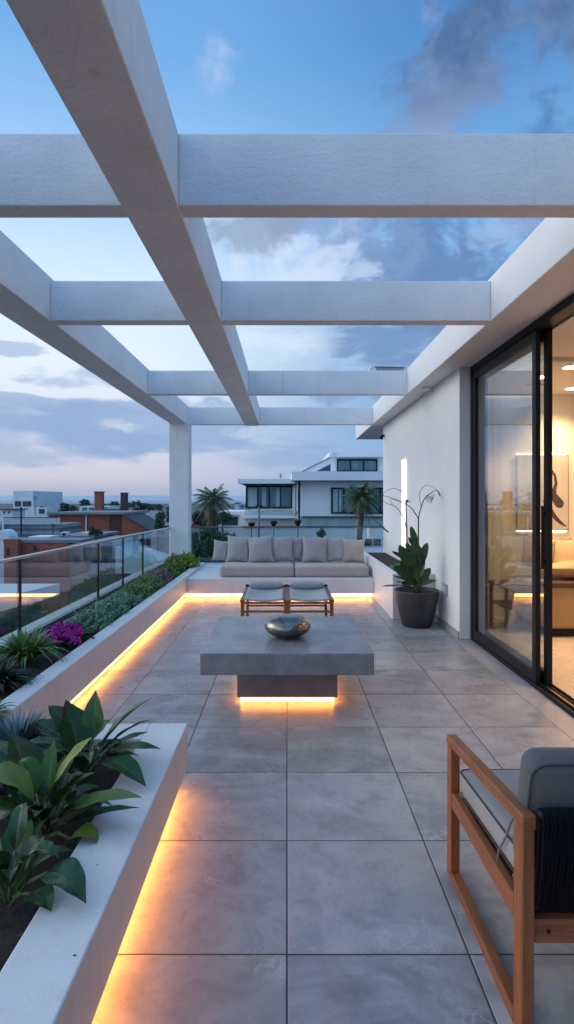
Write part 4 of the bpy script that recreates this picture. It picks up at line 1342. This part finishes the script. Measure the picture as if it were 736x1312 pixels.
b = bld('brick_building', 116, 55, 'long red brick building with a flat grey roof edge, below the two chimneys')
bl(b, 'wall', BR, 77, 140.5, 659.5, 700, 55, 9, GZ)
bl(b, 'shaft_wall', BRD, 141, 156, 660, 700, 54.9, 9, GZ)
bl(b, 'downpipe', CW, 109.5, 111, 660, 690, 54.9, .09)
bl(b, 'roof', GRF, 60, 160, 656.5, 659.3, 54.5, 10)
a1 = W(156.2, 700, 54.8); 
def gp(px, py, d=54.8):
    q = W(px, py, d); return (q.x, q.z)
m = MB(); m.prism([gp(156.3, 700), gp(205, 700), gp(205, 686), gp(196, 683), gp(156.3, 660)], 'y', 54.8, 55.6); m.build('gable_wall', BR, b)
m = MB(); m.prism([gp(156, 657.5, 54.6), gp(196, 681.5, 54.6), gp(196, 684, 54.6), gp(156, 660.2, 54.6)], 'y', 54.6, 62); m.build('gable_roof', GRD, b)
for i, (xa, xb, yt, lab) in enumerate(((121, 130.5, 629.5, 'thicker left one of the two brick chimneys against the horizon'), (154.5, 161.5, 631, 'thinner right one of the two brick chimneys against the horizon'))):
    c = bld('brick_chimney', (xa + xb) / 2, 66, lab, 'chimney'); c['group'] = 'brick chimneys on the skyline'
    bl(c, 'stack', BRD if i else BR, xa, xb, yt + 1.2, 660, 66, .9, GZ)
    bl(c, 'cap', BRD, xa - .5, xb + .5, yt, yt + 1.1, 65.9, 1.1)
b = bld('grey_roof_hall', 185, 75, 'low hall with sloping blue grey metal roof right of the brick gable')
a_ = W(150, 657, 75); b_ = W(214, 657, 75)
m = MB(); m.add([W(158, 654, 95), W(214, 654, 95), W(212, 681, 62), W(196, 681, 62)], [(0, 1, 2, 3)]); m.add([W(158, 654.8, 95), W(214, 654.8, 95), W(212, 681.8, 62), W(196, 681.8, 62)], [(3, 2, 1, 0)])
m.build('roof', ribbed_mat('slate_blue_roof', (.14, .16, .19), .6, .6, .1, 0), b)
bl(b, 'wall', GRD, 196, 213, 684, 700, 62.2, 25, GZ)
bl(b, 'skylight', CW, 166, 172, 664, 668, 74, .6)
b = bld('blue_shed', 40, 46, 'blue grey corrugated metal shed on the left')
m = MB(); p0 = W(3, 665, 50); p1 = W(77, 663.5, 50); q0 = W(0, 672, 45); q1 = W(77, 672, 45)
m.add([q0, q1, p1, p0], [(0, 1, 2, 3)]); m.build('roof', MET, b)
bl(b, 'wall', METZ, -10, 76.8, 672.3, 700, 45.2, 4.6, GZ)
bl(b, 'ridge_cap', GRD, 2, 77, 662.7, 663.8, 50.1, .4)
bl(b, 'pipe', CW, 2.5, 4.5, 658, 678, 44.9, .12); bl(b, 'pipe', BLACK, 26, 27.5, 650, 685, 44.8, .1)
b = bld('low_brick_house', 45, 34, 'low red brick house with grey flat roofs just above the left railing')
bl(b, 'wall', BR, 6, 87, 696, 760, 34.05, 2, GZ)
bl(b, 'wing_wall', BR, 5, 23, 691, 760, 33.6, .39, GZ)
bl(b, 'side_wall', GRD, 87.2, 100, 696, 760, 34.3, 1.8, GZ)
bl(b, 'roof', GRF, 4, 104, 692, 695.8, 34.0, 2.2)
bl(b, 'window', DW, 8, 11, 702, 712, 33.55, .04); bl(b, 'window', DW, 42, 45, 699, 706, 33.93, .06)
s_ = bld('roof_canopy', 50, 37, 'white flat canopy on short posts on the low brick house roof', 'canopy')
bl(s_, 'canopy_sheet', CW, 36, 63, 687.5, 692, 36, 1.6); 
bl(s_, 'post', CW, 36.5, 37.3, 692.1, 697, 36.1, .06); bl(s_, 'post', CW, 58, 58.8, 692.1, 697, 36.1, .06)
b = bld('domed_shed', 4, 36, 'white curved top shed at the left edge above the railing')
pr = []
for i in range(11):
    a = PI * i / 10
    q = W(0 + math.cos(a) * 12, 691 - math.sin(a) * 12, 36); pr.append((q.x, q.z))
m = MB(); m.prism(pr, 'y', 36, 37.2); m.build('roof', CW, b)
bl(b, 'wall', CW, -11, 11, 691.3, 720, 36.05, 1.1, GZ)
b = bld('flat_roof_house', 95, 42, 'flat grey roofed building right of the corrugated shed')
bl(b, 'wall', GRD, 72, 118, 690, 720, 40, 5, GZ)
bl(b, 'roof', GRF, 70, 121, 686.5, 689.7, 39.5, 6)
bl(b, 'roof_light', CW, 105, 113, 682.5, 684.6, 41, 1)
b = bld('white_terrace_row', 120, 95, 'low white row of buildings behind the brick roof')
bl(b, 'wall', CW, 102, 140, 648.5, 665, 95, 6, GZ)
for k in range(4):
    bl(b, 'window', TEA, 105 + k * 9, 111 + k * 9, 650, 655, 94.9, .09)
for k, (xa, xb, yt, lab) in enumerate(((165, 178, 650, 'white far house left of the small tree gap'), (181, 194, 651, 'pale far house near the column'), (60, 78, 655, 'pale far shed left of the brick building'))):
    b = bld('far_house', (xa + xb) / 2, 140, lab); b['group'] = 'small far houses'
    bl(b, 'wall', CW, xa, xb, yt + 1, 668, 140, 8, GZ)
    bl(b, 'roof', GRF, xa - .6, xb + .6, yt, yt + .9, 139.5, 9)
# more city roofs far away: filling between
rr = random.Random(21)
FH = [(-190, 95), (-150, 120), (-110, 150), (-70, 175), (30, 190), (70, 230), (-20, 210), (130, 260), (90, 180), (150, 200), (560, 150), (640, 180), (250, 200), (300, 240), (225, 150)]
colors_w = ['white', 'pale grey', 'cream', 'grey', 'bluish white']

# adjacent building seen through the railing
b = bld('neighbour_block', 20, 15, 'long neighbouring block with white flat roof edge, seen through the left railing')
m = MB(); p = W(78, 745, 18.5)
m.prism([(-22, 12.0), (-9.2, 12.0), (-7.7, 18.5), (-22, 18.5)], 'z', -1.75, -1.35); m.build('roof', CW, b)
m = MB(); m.prism([(-21.8, 12.4), (-9.6, 12.4), (-8.2, 18.2), (-21.8, 18.2)], 'z', GZ, -1.753); m.build('wall', GRD, b)
for k in range(3):
    m = MB(); x = -9.3 + k * .42; y = 13.2 + k * 1.75
    m.prism([(x + .16, y), (x + .52, y + 1.4), (x + .46, y + 1.42), (x + .10, y + .02)], 'z', -3.6, -2.2); m.build('window', DW, b)
b = bld('grey_terrace_block', 60, 9, 'lower grey flat roof deck next to the neighbouring block')
m = MB(); m.prism([(-9, 4), (-4.6, 4), (-5.2, 12.5), (-9.1, 11.8)], 'z', GZ, -3.4); m.build('wall', GRF, b)
m = MB(); m.prism([(-4.598, 4), (-4.4, 4), (-5.0, 12.5), (-5.198, 12.5)], 'z', GZ, -3.1); m.build('parapet', CW, b)
b = bld('curved_roof_pavilion', 170, 26, 'white pavilion with a curved sloping roof seen through the railing near the column')
m = MB()
pr = [];
for i in range(9):
    t = i / 8
    q = W(148 + 50 * t, 700 + 22 * t ** .6, 26); pr.append((q.x, q.z))
e = W(198, 735, 26); f = W(148, 735, 26)
m.prism(pr + [(e.x, e.z), (f.x, f.z)], 'y', 26, 30); m.build('roof', CW, b)
bl(b, 'wall', GRD, 130, 200, 736, 800, 26.2, 3.6, GZ)
b = bld('brown_office_block', 125, 30, 'brown grey office block behind the railing glass, middle of the left side')
bl(b, 'wall', mat('brown_render', (.13, .10, .09), .8, .2, .8, coord='World'), 88, 146, 702, 800, 30, 8, GZ)
bl(b, 'roof', GRF, 86, 148, 699, 701.7, 29.8, 8.4)
for k in range(4):
    bl(b, 'window', DW, 94 + k * 12, 102 + k * 12, 712, 722, 29.93, .06)
b = bld('grey_warehouse', 195, 40, 'grey warehouse behind the far end of the left railing')
bl(b, 'wall', mat('blue_grey_wall', (.20, .23, .26), .8, .2, .6, coord='World'), 168, 225, 694, 740, 40, 10, GZ)
bl(b, 'roof', GRD, 160, 225, 688, 693.7, 39.6, 11)
for k in range(3):
    bl(b, 'window', DW, 172 + k * 14, 180 + k * 14, 700, 709, 39.93, .06)
# red canopies and rooftop bits between: small roof boxes
b = bld('rooftop_unit', 70, 40, 'small grey ventilation unit on the flat grey roof', 'vent unit')
bl(b, 'casing', CW, 78, 85, 682, 686.4, 39.8, .7, W(0, 686.45, 39.5).z)
bl(b, 'fan_grille', BLACK, 79.5, 83.5, 683, 685.7, 39.72, .06)

# ------------------------------------------------------ trees
FOL = leaf_mat('far_tree_green', (.045, .075, .035), None, .8)
FOD = leaf_mat('far_tree_dark', (.028, .05, .03), None, .8)
FOB = leaf_mat('hedge_green', (.035, .085, .035), None, .7)
def crown(m, c, rx, ry, rz_, n, ls, seed):
    rr = random.Random(seed)
    cl = [Vector((rr.uniform(-.7, .7), rr.uniform(-.7, .7), rr.uniform(-.6, .75))) for _ in range(9)]
    for i in range(n):
        k = rr.choice(cl)
        d = Vector((rr.gauss(0, 1), rr.gauss(0, 1), rr.gauss(0, 1))).normalized() * (.42 * rr.random() ** .4)
        p = k + d
        p = Vector(c) + Vector((p.x * rx, p.y * ry, p.z * rz_))
        a = Vector((rr.gauss(0, 1), rr.gauss(0, 1), rr.gauss(0, 1))).normalized(); b2 = a.orthogonal().normalized()
        s1 = ls * (.5 + rr.random())
        m.add([p - a * s1, p - b2 * s1 * .6, p + a * s1, p + b2 * s1 * .6], [(0, 1, 2, 3)])
def tree(name, px, ptop, d, rpx, lab, mt, n, seed, group, hpx=None, bottom=GZ, ls=None):
    r = rpx / 700 * d
    top = W(px, ptop, d)
    rz2 = (hpx / 700 * d if hpx else r)
    t = thing(name, (top.x, d, bottom), lab, 'tree', group)
    m = MB(); zc = top.z - rz2
    m.tube([(top.x, d, bottom), (top.x + .1, d, (bottom + zc) / 2), (top.x, d, zc + rz2 * .3)], [r * .16 + .1, r * .1 + .05, r * .04 + .02], 7)
    for k in range(4):
        a = k * 1.7 + seed
        m.tube([(top.x, d, zc - rz2 * .4), (top.x + math.cos(a) * r * .5, d + math.sin(a) * r * .5, zc + rz2 * .1)], [r * .06 + .02, .02], 5)
    m.build('trunk', TRK, t, smooth=True)
    m = MB(); crown(m, (top.x, d, zc), r * 1.05, r * 1.05, rz2, n, ls or r * .16, seed); m.build('crown', mt, t)
    return t
TL = [(52, 648, 7, 'leftmost small round tree on the far skyline, right of the white cube house'), (60, 645, 6, 'small skyline tree between the white cube house and its taller neighbour'), (72, 640.5, 8, 'tallest tree of the left skyline group'),
      (84, 643.5, 9, 'broad skyline tree left of the first chimney, behind a roof edge'), (95, 647, 8, 'low skyline tree nearest the brick roof left end'), (111, 638, 8.5, 'dark flat topped tree touching the left chimney'),
      (140, 645, 7, 'small skyline tree in the gap between the chimneys, left'), (149, 643, 7, 'small skyline tree just left of the right chimney'), (168, 643, 8, 'round skyline tree just right of the right chimney'),
      (180, 641.5, 8.5, 'tallest skyline tree between right chimney and column'), (191, 645, 7, 'pale skyline tree between chimney and column'), (202, 647, 7, 'last skyline tree before the column')]
for i, (px, pt_, rpx, lab) in enumerate(TL):
    tree('tree', px, pt_, 125 + (i % 3) * 9, rpx, lab, FOD if i % 2 else FOL, 420, 40 + i, 'trees on the left skyline')
tree('tree', 209, 651, 42, 10, 'bright green tree close beside the white column', FOB, 900, 71, 'trees nearer than the skyline', 17)
tree('tree', 122, 675, 40, 8, 'dark small tree in front of the brick building', FOD, 500, 72, 'trees nearer than the skyline', 7)
# palms
PF = leaf_mat('palm_frond', (.075, .125, .055), None, .55)
PFD = leaf_mat('palm_dry', (.10, .10, .055), None, .8)
def palm(px, py, d, R_, nf, lab, fan=False, seed=1, bottom=GZ, trunk_r=.2):
    rr = random.Random(seed)
    c = W(px, py, d)
    t = thing('palm_tree', (c.x, d, bottom), lab, 'palm tree', 'palm trees behind the sofa')
    m = MB()
    n = 14
    m.tube([(c.x + .15 * math.sin(i * .5), d, bottom + (c.z - bottom) * i / n) for i in range(n + 1)], [trunk_r * (1.15 - .25 * i / n) * (1.08 if i % 2 else .95) for i in range(n + 1)], 9)
    m.build('trunk', TRK, t, smooth=True)
    m = MB(); md = MB()
    for i in range(nf):
        a = i * 2.39996 + rr.random() * .4
        e = 1 - 2 * (i / nf) ** 1.0            # from upright to hanging
        l_ = R_ * (.8 + .35 * rr.random())
        tgt = m if e > -.55 else md
        d0 = Vector((math.cos(a) * math.sqrt(max(0, 1 - e * e * .8)), math.sin(a) * math.sqrt(max(0, 1 - e * e * .8)), e * .9))
        p0 = c.copy()
        tip = c + d0 * l_ + Vector((0, 0, -.25 * l_))
        mid = c + d0 * l_ * .55 + Vector((0, 0, .12 * l_))
        pp_ = []
        for k in range(11):
            tt = k / 10
            pp_.append(p0 * (1 - tt) ** 2 + mid * 2 * tt * (1 - tt) + tip * tt * tt)
        tgt.tube(pp_, .018, 4)
        for k in range(2, 11):
            p = pp_[k]; dd = (pp_[k] - pp_[k - 1]).normalized()
            sd_ = dd.cross(Vector((0, 0, 1))); sd_ = sd_.normalized() if sd_.length > .01 else Vector((1, 0, 0))
            ll = R_ * .30 * math.sin(PI * (k / 11) ** .8 + .15)
            for sg in (-1, 1):
                for jj in (0, .5):
                    q = p - dd * jj * l_ / 10
                    tp = q + sd_ * sg * ll * .8 + dd * ll * .5 + Vector((0, 0, -ll * (.35 + .3 * rr.random())))
                    wv = dd * R_ * .022
                    tgt.add([q - wv, q + wv, tp], [(0, 1, 2)])
    m.build('frond', PF, t); md.build('dry_frond', PFD, t)
    return t
palm(273, 640, 34, 1.55, 34, 'bushy palm tree in front of the red roof, left of the sofa', seed=3, trunk_r=.28)
palm(464, 637, 30, 1.25, 60, 'single palm tree in front of the white modern house on the right', seed=5, trunk_r=.16)

# hedge and shrubs behind the back railing
for i, (px, pt_, rpx, lab) in enumerate(((252, 680, 13, 'hedge shrub nearest the column behind the back railing'), (268, 677, 14, 'hedge shrub under the bushy palm'), (287, 682, 13, 'hedge shrub behind the left pillows'), (304, 680, 11, 'hedge shrub at the right end behind the left pillows'), (322, 686, 9, 'low hedge shrub left of the white pool wall'))):
    tree('hedge_shrub', px, pt_, 24 + i * .6, rpx, lab, FOB, 1300, 80 + i, 'hedge shrubs behind the back railing', 24, -4)
tree('tree', 285, 656, 40, 13, 'round green tree right of the bushy palm', FOB, 1000, 90, 'trees nearer than the skyline', 8)
tree('tree', 256, 655, 38, 10, 'dark green tree left of the bushy palm', FOD, 700, 91, 'trees nearer than the skyline', 12)
tree('low_shrub_tree', 412, 678, 34, 7, 'small round shrub behind the pillows in front of the white house', FOL, 400, 92, 'trees nearer than the skyline', 8, -2)

# ------------------------------------------------------ white modern house on the right
D = 44
MW = mat('modern_white_wall', (.82, .82, .83), .8, .04, .4, 0, coord='World')
h = bld('modern_white_house', 420, D, 'white modern two storey villa with dark framed windows beyond the sofa', 'villa')
bl(h, 'roof', MW, 305, 382, 613.5, 619.5, D - 1.2, 9)
bl(h, 'roof_edge', GRD, 312, 381, 619.7, 621.6, D - .9, 8)
bl(h, 'wall', MW, 314, 380, 655, 700, D + .3, 8, GZ)
bl(h, 'corner_wall', MW, 375.5, 382, 621.8, 655, D - .4, 9)
def framed(px0, px1, py0, py1, d, nm, panes, fm=BLACK, gm=TEA, depth=.12):
    a = W(px0, py1, d); b2 = W(px1, py0, d)
    t = .10
    m = MB()
    m.box(a.x, b2.x, d, d + depth, a.z, a.z + t); m.box(a.x, b2.x, d, d + depth, b2.z - t * 1.3, b2.z)
    for i in range(panes + 1):
        x = a.x + (b2.x - a.x - t) * i / panes
        m.box(x, x + t, d + .002, d + depth - .002, a.z + t + .001, b2.z - t * 1.3 - .001)
    f_ = m.build('window', fm, h)
    MB().box(a.x + .02, b2.x - .02, d + depth + .001, d + depth + .03, a.z + .02, b2.z - .02).build('pane', gm, f_)
framed(315, 375, 622, 651, D, 'w', 4)
CURT = mat('pale_curtain', (.34, .45, .48), .8)
for px0, px1 in ((318, 331), (336, 341), (354, 361)):
    a = W(px0, 649, D - .01); b2 = W(px1, 624.5, D - .01); MB().box(a.x, b2.x, D + .06, D + .10, a.z, b2.z).build('curtain', CURT, h)
bl(h, 'balustrade', GLASSB, 314, 377, 650, 660, D - .8, .04)
bl(h, 'balcony_floor', MW, 308, 382, 660.2, 664, D - 1, 1.2)
bl(h, 'roof', MW, 374, 520, 604, 615.3, D - 2.0, 12)
bl(h, 'main_wall', MW, 385, 520, 615.6, 700, D - .6, 10, GZ)
bl(h, 'corner_post', GRF, 378.5, 380, 616, 662, D - 1.3, .12)
h_win = framed(424.5, 520, 624.5, 658, D - .75, 'w', 6)
for px0, px1 in ((427, 433), (435, 438)):
    a = W(px0, 656, D - .7); b2 = W(px1, 627, D - .7); MB().box(a.x, b2.x, D - .68, D - .65, a.z, b2.z).build('curtain', CURT, h)
bl(h, 'ledge', GRD, 387, 520, 661.5, 662.6, D - 1.0, .4)
bl(h, 'balustrade', GLASSB, 387, 520, 662.8, 674.5, D - 1.4, .04)
bl(h, 'ledge', GRD, 310, 520, 674.7, 675.8, D - 1.6, 1.0)
bl(h, 'terrace_wall', MW, 308, 520, 676, 720, D - 1.5, .8, GZ)
bl(h, 'basement_window', DW, 465, 477, 690.5, 699, D - 1.58, .06); bl(h, 'basement_window', DW, 479, 488, 690.5, 699, D - 1.58, .06)
# top storey
bl(h, 'upper_wall', MW, 424, 520, 585.5, 603.7, D + 2, 8)
bl(h, 'upper_roof', MW, 422, 520, 579.5, 585.3, D + 1.2, 9.4)
framed(432, 484, 588, 604, D + 1.85, 'w', 3)
m = MB()
def gq(px, py, d): q = W(px, py, d); return (q.x, q.z)
m.prism([gq(388, 604, D + 2.2), gq(424, 604, D + 2.2), gq(424, 586, D + 2.2)], 'y', D + 2.2, D + 8); m.build('sloping_wall', MW, h)
m = MB(); m.prism([gq(387, 603.6, D + 2.1), gq(424, 584.6, D + 2.1), gq(424, 585.9, D + 2.1), gq(389, 603.9, D + 2.1)], 'y', D + 2.05, D + 8.3); m.build('sloping_roof', GRF, h)
m = MB(); m.prism([gq(406, 603.5, D + 2.15), gq(427, 603.5, D + 2.15), gq(427, 593, D + 2.15)], 'y', D + 2.13, D + 2.19); m.build('slanted_window', DW, h)
m = MB(); m.prism([gq(421, 585.5, D + 1.1), gq(427, 578, D + 1.1), gq(428, 579.2, D + 1.1), gq(427, 585.5, D + 1.1)], 'y', D + 1.0, D + 1.19); m.build('roof_flashing', CW, h)
# lamps / umbrellas on its terrace
for i, (px, py, lab) in enumerate(((322.5, 671, 'dark small lamp head on the villa terrace, left'), (351, 669, 'dark small lamp head on the villa terrace below its balcony'), (382, 668, 'dark small lamp under the villa corner post'))):
    s_ = thing('terrace_lamp', W(px, 676, D - 2.2), lab, 'lamp', 'small lamps on the villa terrace')
    c = W(px, py, D - 2.2)
    MB().lathe([(.10, -.35), (.28, -.05), (.25, .1)], c, 12).build('lamp_head', BLACK, s_, smooth=True)
    m = MB(); m.tube([c + Vector((0, 0, -.3)), W(px, 700, D - 2.2)], .04, 6); m.build('pole', GRF, s_)
# light street pole in front of the left wing
s_ = thing('street_pole', W(332, 700, 40), 'thin pale pole standing in front of the villa left wing', 'pole')
m = MB(); c = W(332, 649, 40); m.tube([(c.x, 40, GZ), (c.x, 40, c.z)], .07, 8); m.build('pole', GRF, s_)
m = MB(); m.tube([c + Vector((-.25, 0, .02)), c + Vector((.3, 0, .05))], .05, 8); m.build('lamp_head', BLACK, s_)
b = bld('red_roof_house', 262, 45, 'small house with a bright red pitched roof behind the bushy palm')
m = MB(); m.prism([gq(243, 676, 45), gq(258, 655, 45), gq(275, 676, 45)], 'y', 45, 52); m.build('roof', REDR, b)
bl(b, 'wall', CW, 246, 272, 676.3, 700, 45.4, 6, GZ)
b = bld('low_white_annex', 292, 48, 'low white annex with a dark window between the palm and the villa')
bl(b, 'roof', MW, 276, 312, 655.5, 659.5, 47, 8)
bl(b, 'wall', MW, 280, 330, 659.7, 690, 47.5, 7, GZ)
bl(b, 'window', DW, 286, 305, 662, 673, 47.4, .08)
for k, (px, py, pw, ph, dd) in enumerate(((303, 644, 4, 12, 70), (310, 648, 6, 8, 74), (297, 650, 7, 6, 72))):
    b = bld('skyline_house', px, dd, ['narrow pale tower left of the villa roof', 'small pale house beside the villa roof edge', 'low pale house just right of the green tree'][k]); b['group'] = 'small houses left of the villa'
    bl(b, 'wall', CW, px - pw / 2, px + pw / 2, py + 1, 670, dd, 4, GZ)
    bl(b, 'roof', GRD, px - pw / 2 - .7, px + pw / 2 + .7, py, py + .9, dd - .3, 4.6)

# ================================================================== AIR
me = bpy.data.meshes.new('haze')
bmh = bmesh.new(); bmesh.ops.create_cube(bmh, size=1)
for v in bmh.verts:
    v.co = Vector((v.co.x * 11200, v.co.y * 10500 + 4350, (v.co.z + .5) * 160 + GZ - 1))
bmh.to_mesh(me); bmh.free()
hzo = bpy.data.objects.new('haze', me); C.objects.link(hzo)
hmz = bpy.data.materials.new('haze'); hmz.use_nodes = True
t = hmz.node_tree; t.nodes.clear()
o_ = t.nodes.new('ShaderNodeOutputMaterial'); v_ = t.nodes.new('ShaderNodeVolumePrincipled')
v_.inputs['Color'].default_value = (.80, .86, .95, 1); v_.inputs['Density'].default_value = .00007
t.links.new(v_.outputs[0], o_.inputs['Volume'])
me.materials.append(hmz)
hzo['kind'] = 'stuff'

# rooftop aerials
for i, (px, py, d, hpx, lab) in enumerate(((45, 660, 115, 34, 'thin aerial on the roof right of the white cube house'), (92, 656.5, 56, 13, 'short aerial on the flat edge of the brick building'),
        (172, 655, 70, 14, 'aerial on the metal roofed hall right of the chimneys'), (68, 687, 40, 22, 'thin dark aerial on the grey flat roof above the railing'), (360, 613.5, 46, 9, 'thin aerial on the lower wing roof of the villa'))):
    b0 = W(px, py, d); t0_ = W(px, py - hpx * .7, d)
    s_ = thing('aerial', b0, lab, 'aerial', 'rooftop aerials')
    m = MB(); m.tube([b0, t0_], .0007 * d, 5); m.build('mast', BLACK, s_)
    m = MB()
    for k in range(3):
        z = t0_.z - k * .0025 * d
        m.tube([(b0.x - .004 * d, d, z), (b0.x + .004 * d, d, z)], .0004 * d, 4)
    m.build('cross_bars', BLACK, s_)

for i, (xa, xb, yt, d, mt, lab) in enumerate((
        (158, 196, 686, 50, BR, 'dark red brick house below the sloping gable, behind the railing top'),
        (198, 214, 673, 58, BRD, 'small dark brick block right beside the white column'),
        (0, 16, 652, 100, CW, 'pale block at the left edge, left of the white cube house'),
        (62, 76, 657.5, 88, BR, 'tiny brick shed left end of the long brick building'),
        (120, 150, 652.5, 82, GRF, 'grey roofed block behind the chimneys'))):
    b = bld('town_house', (xa + xb) / 2, d, lab); b['group'] = 'small town houses between the larger roofs'
    bl(b, 'wall', mt, xa, xb, yt + 1.6, 720, d, 5, GZ)
    bl(b, 'roof', GRF if i % 2 else GRD, xa - .8, xb + .8, yt, yt + 1.5, d - .4, 5.9)
    for k in range(2):
        x = xa + (xb - xa) * (.25 + .4 * k)
        bl(b, 'window', DW, x, x + (xb - xa) * .14, yt + 3.2, yt + 6.2, d - .05, .049)
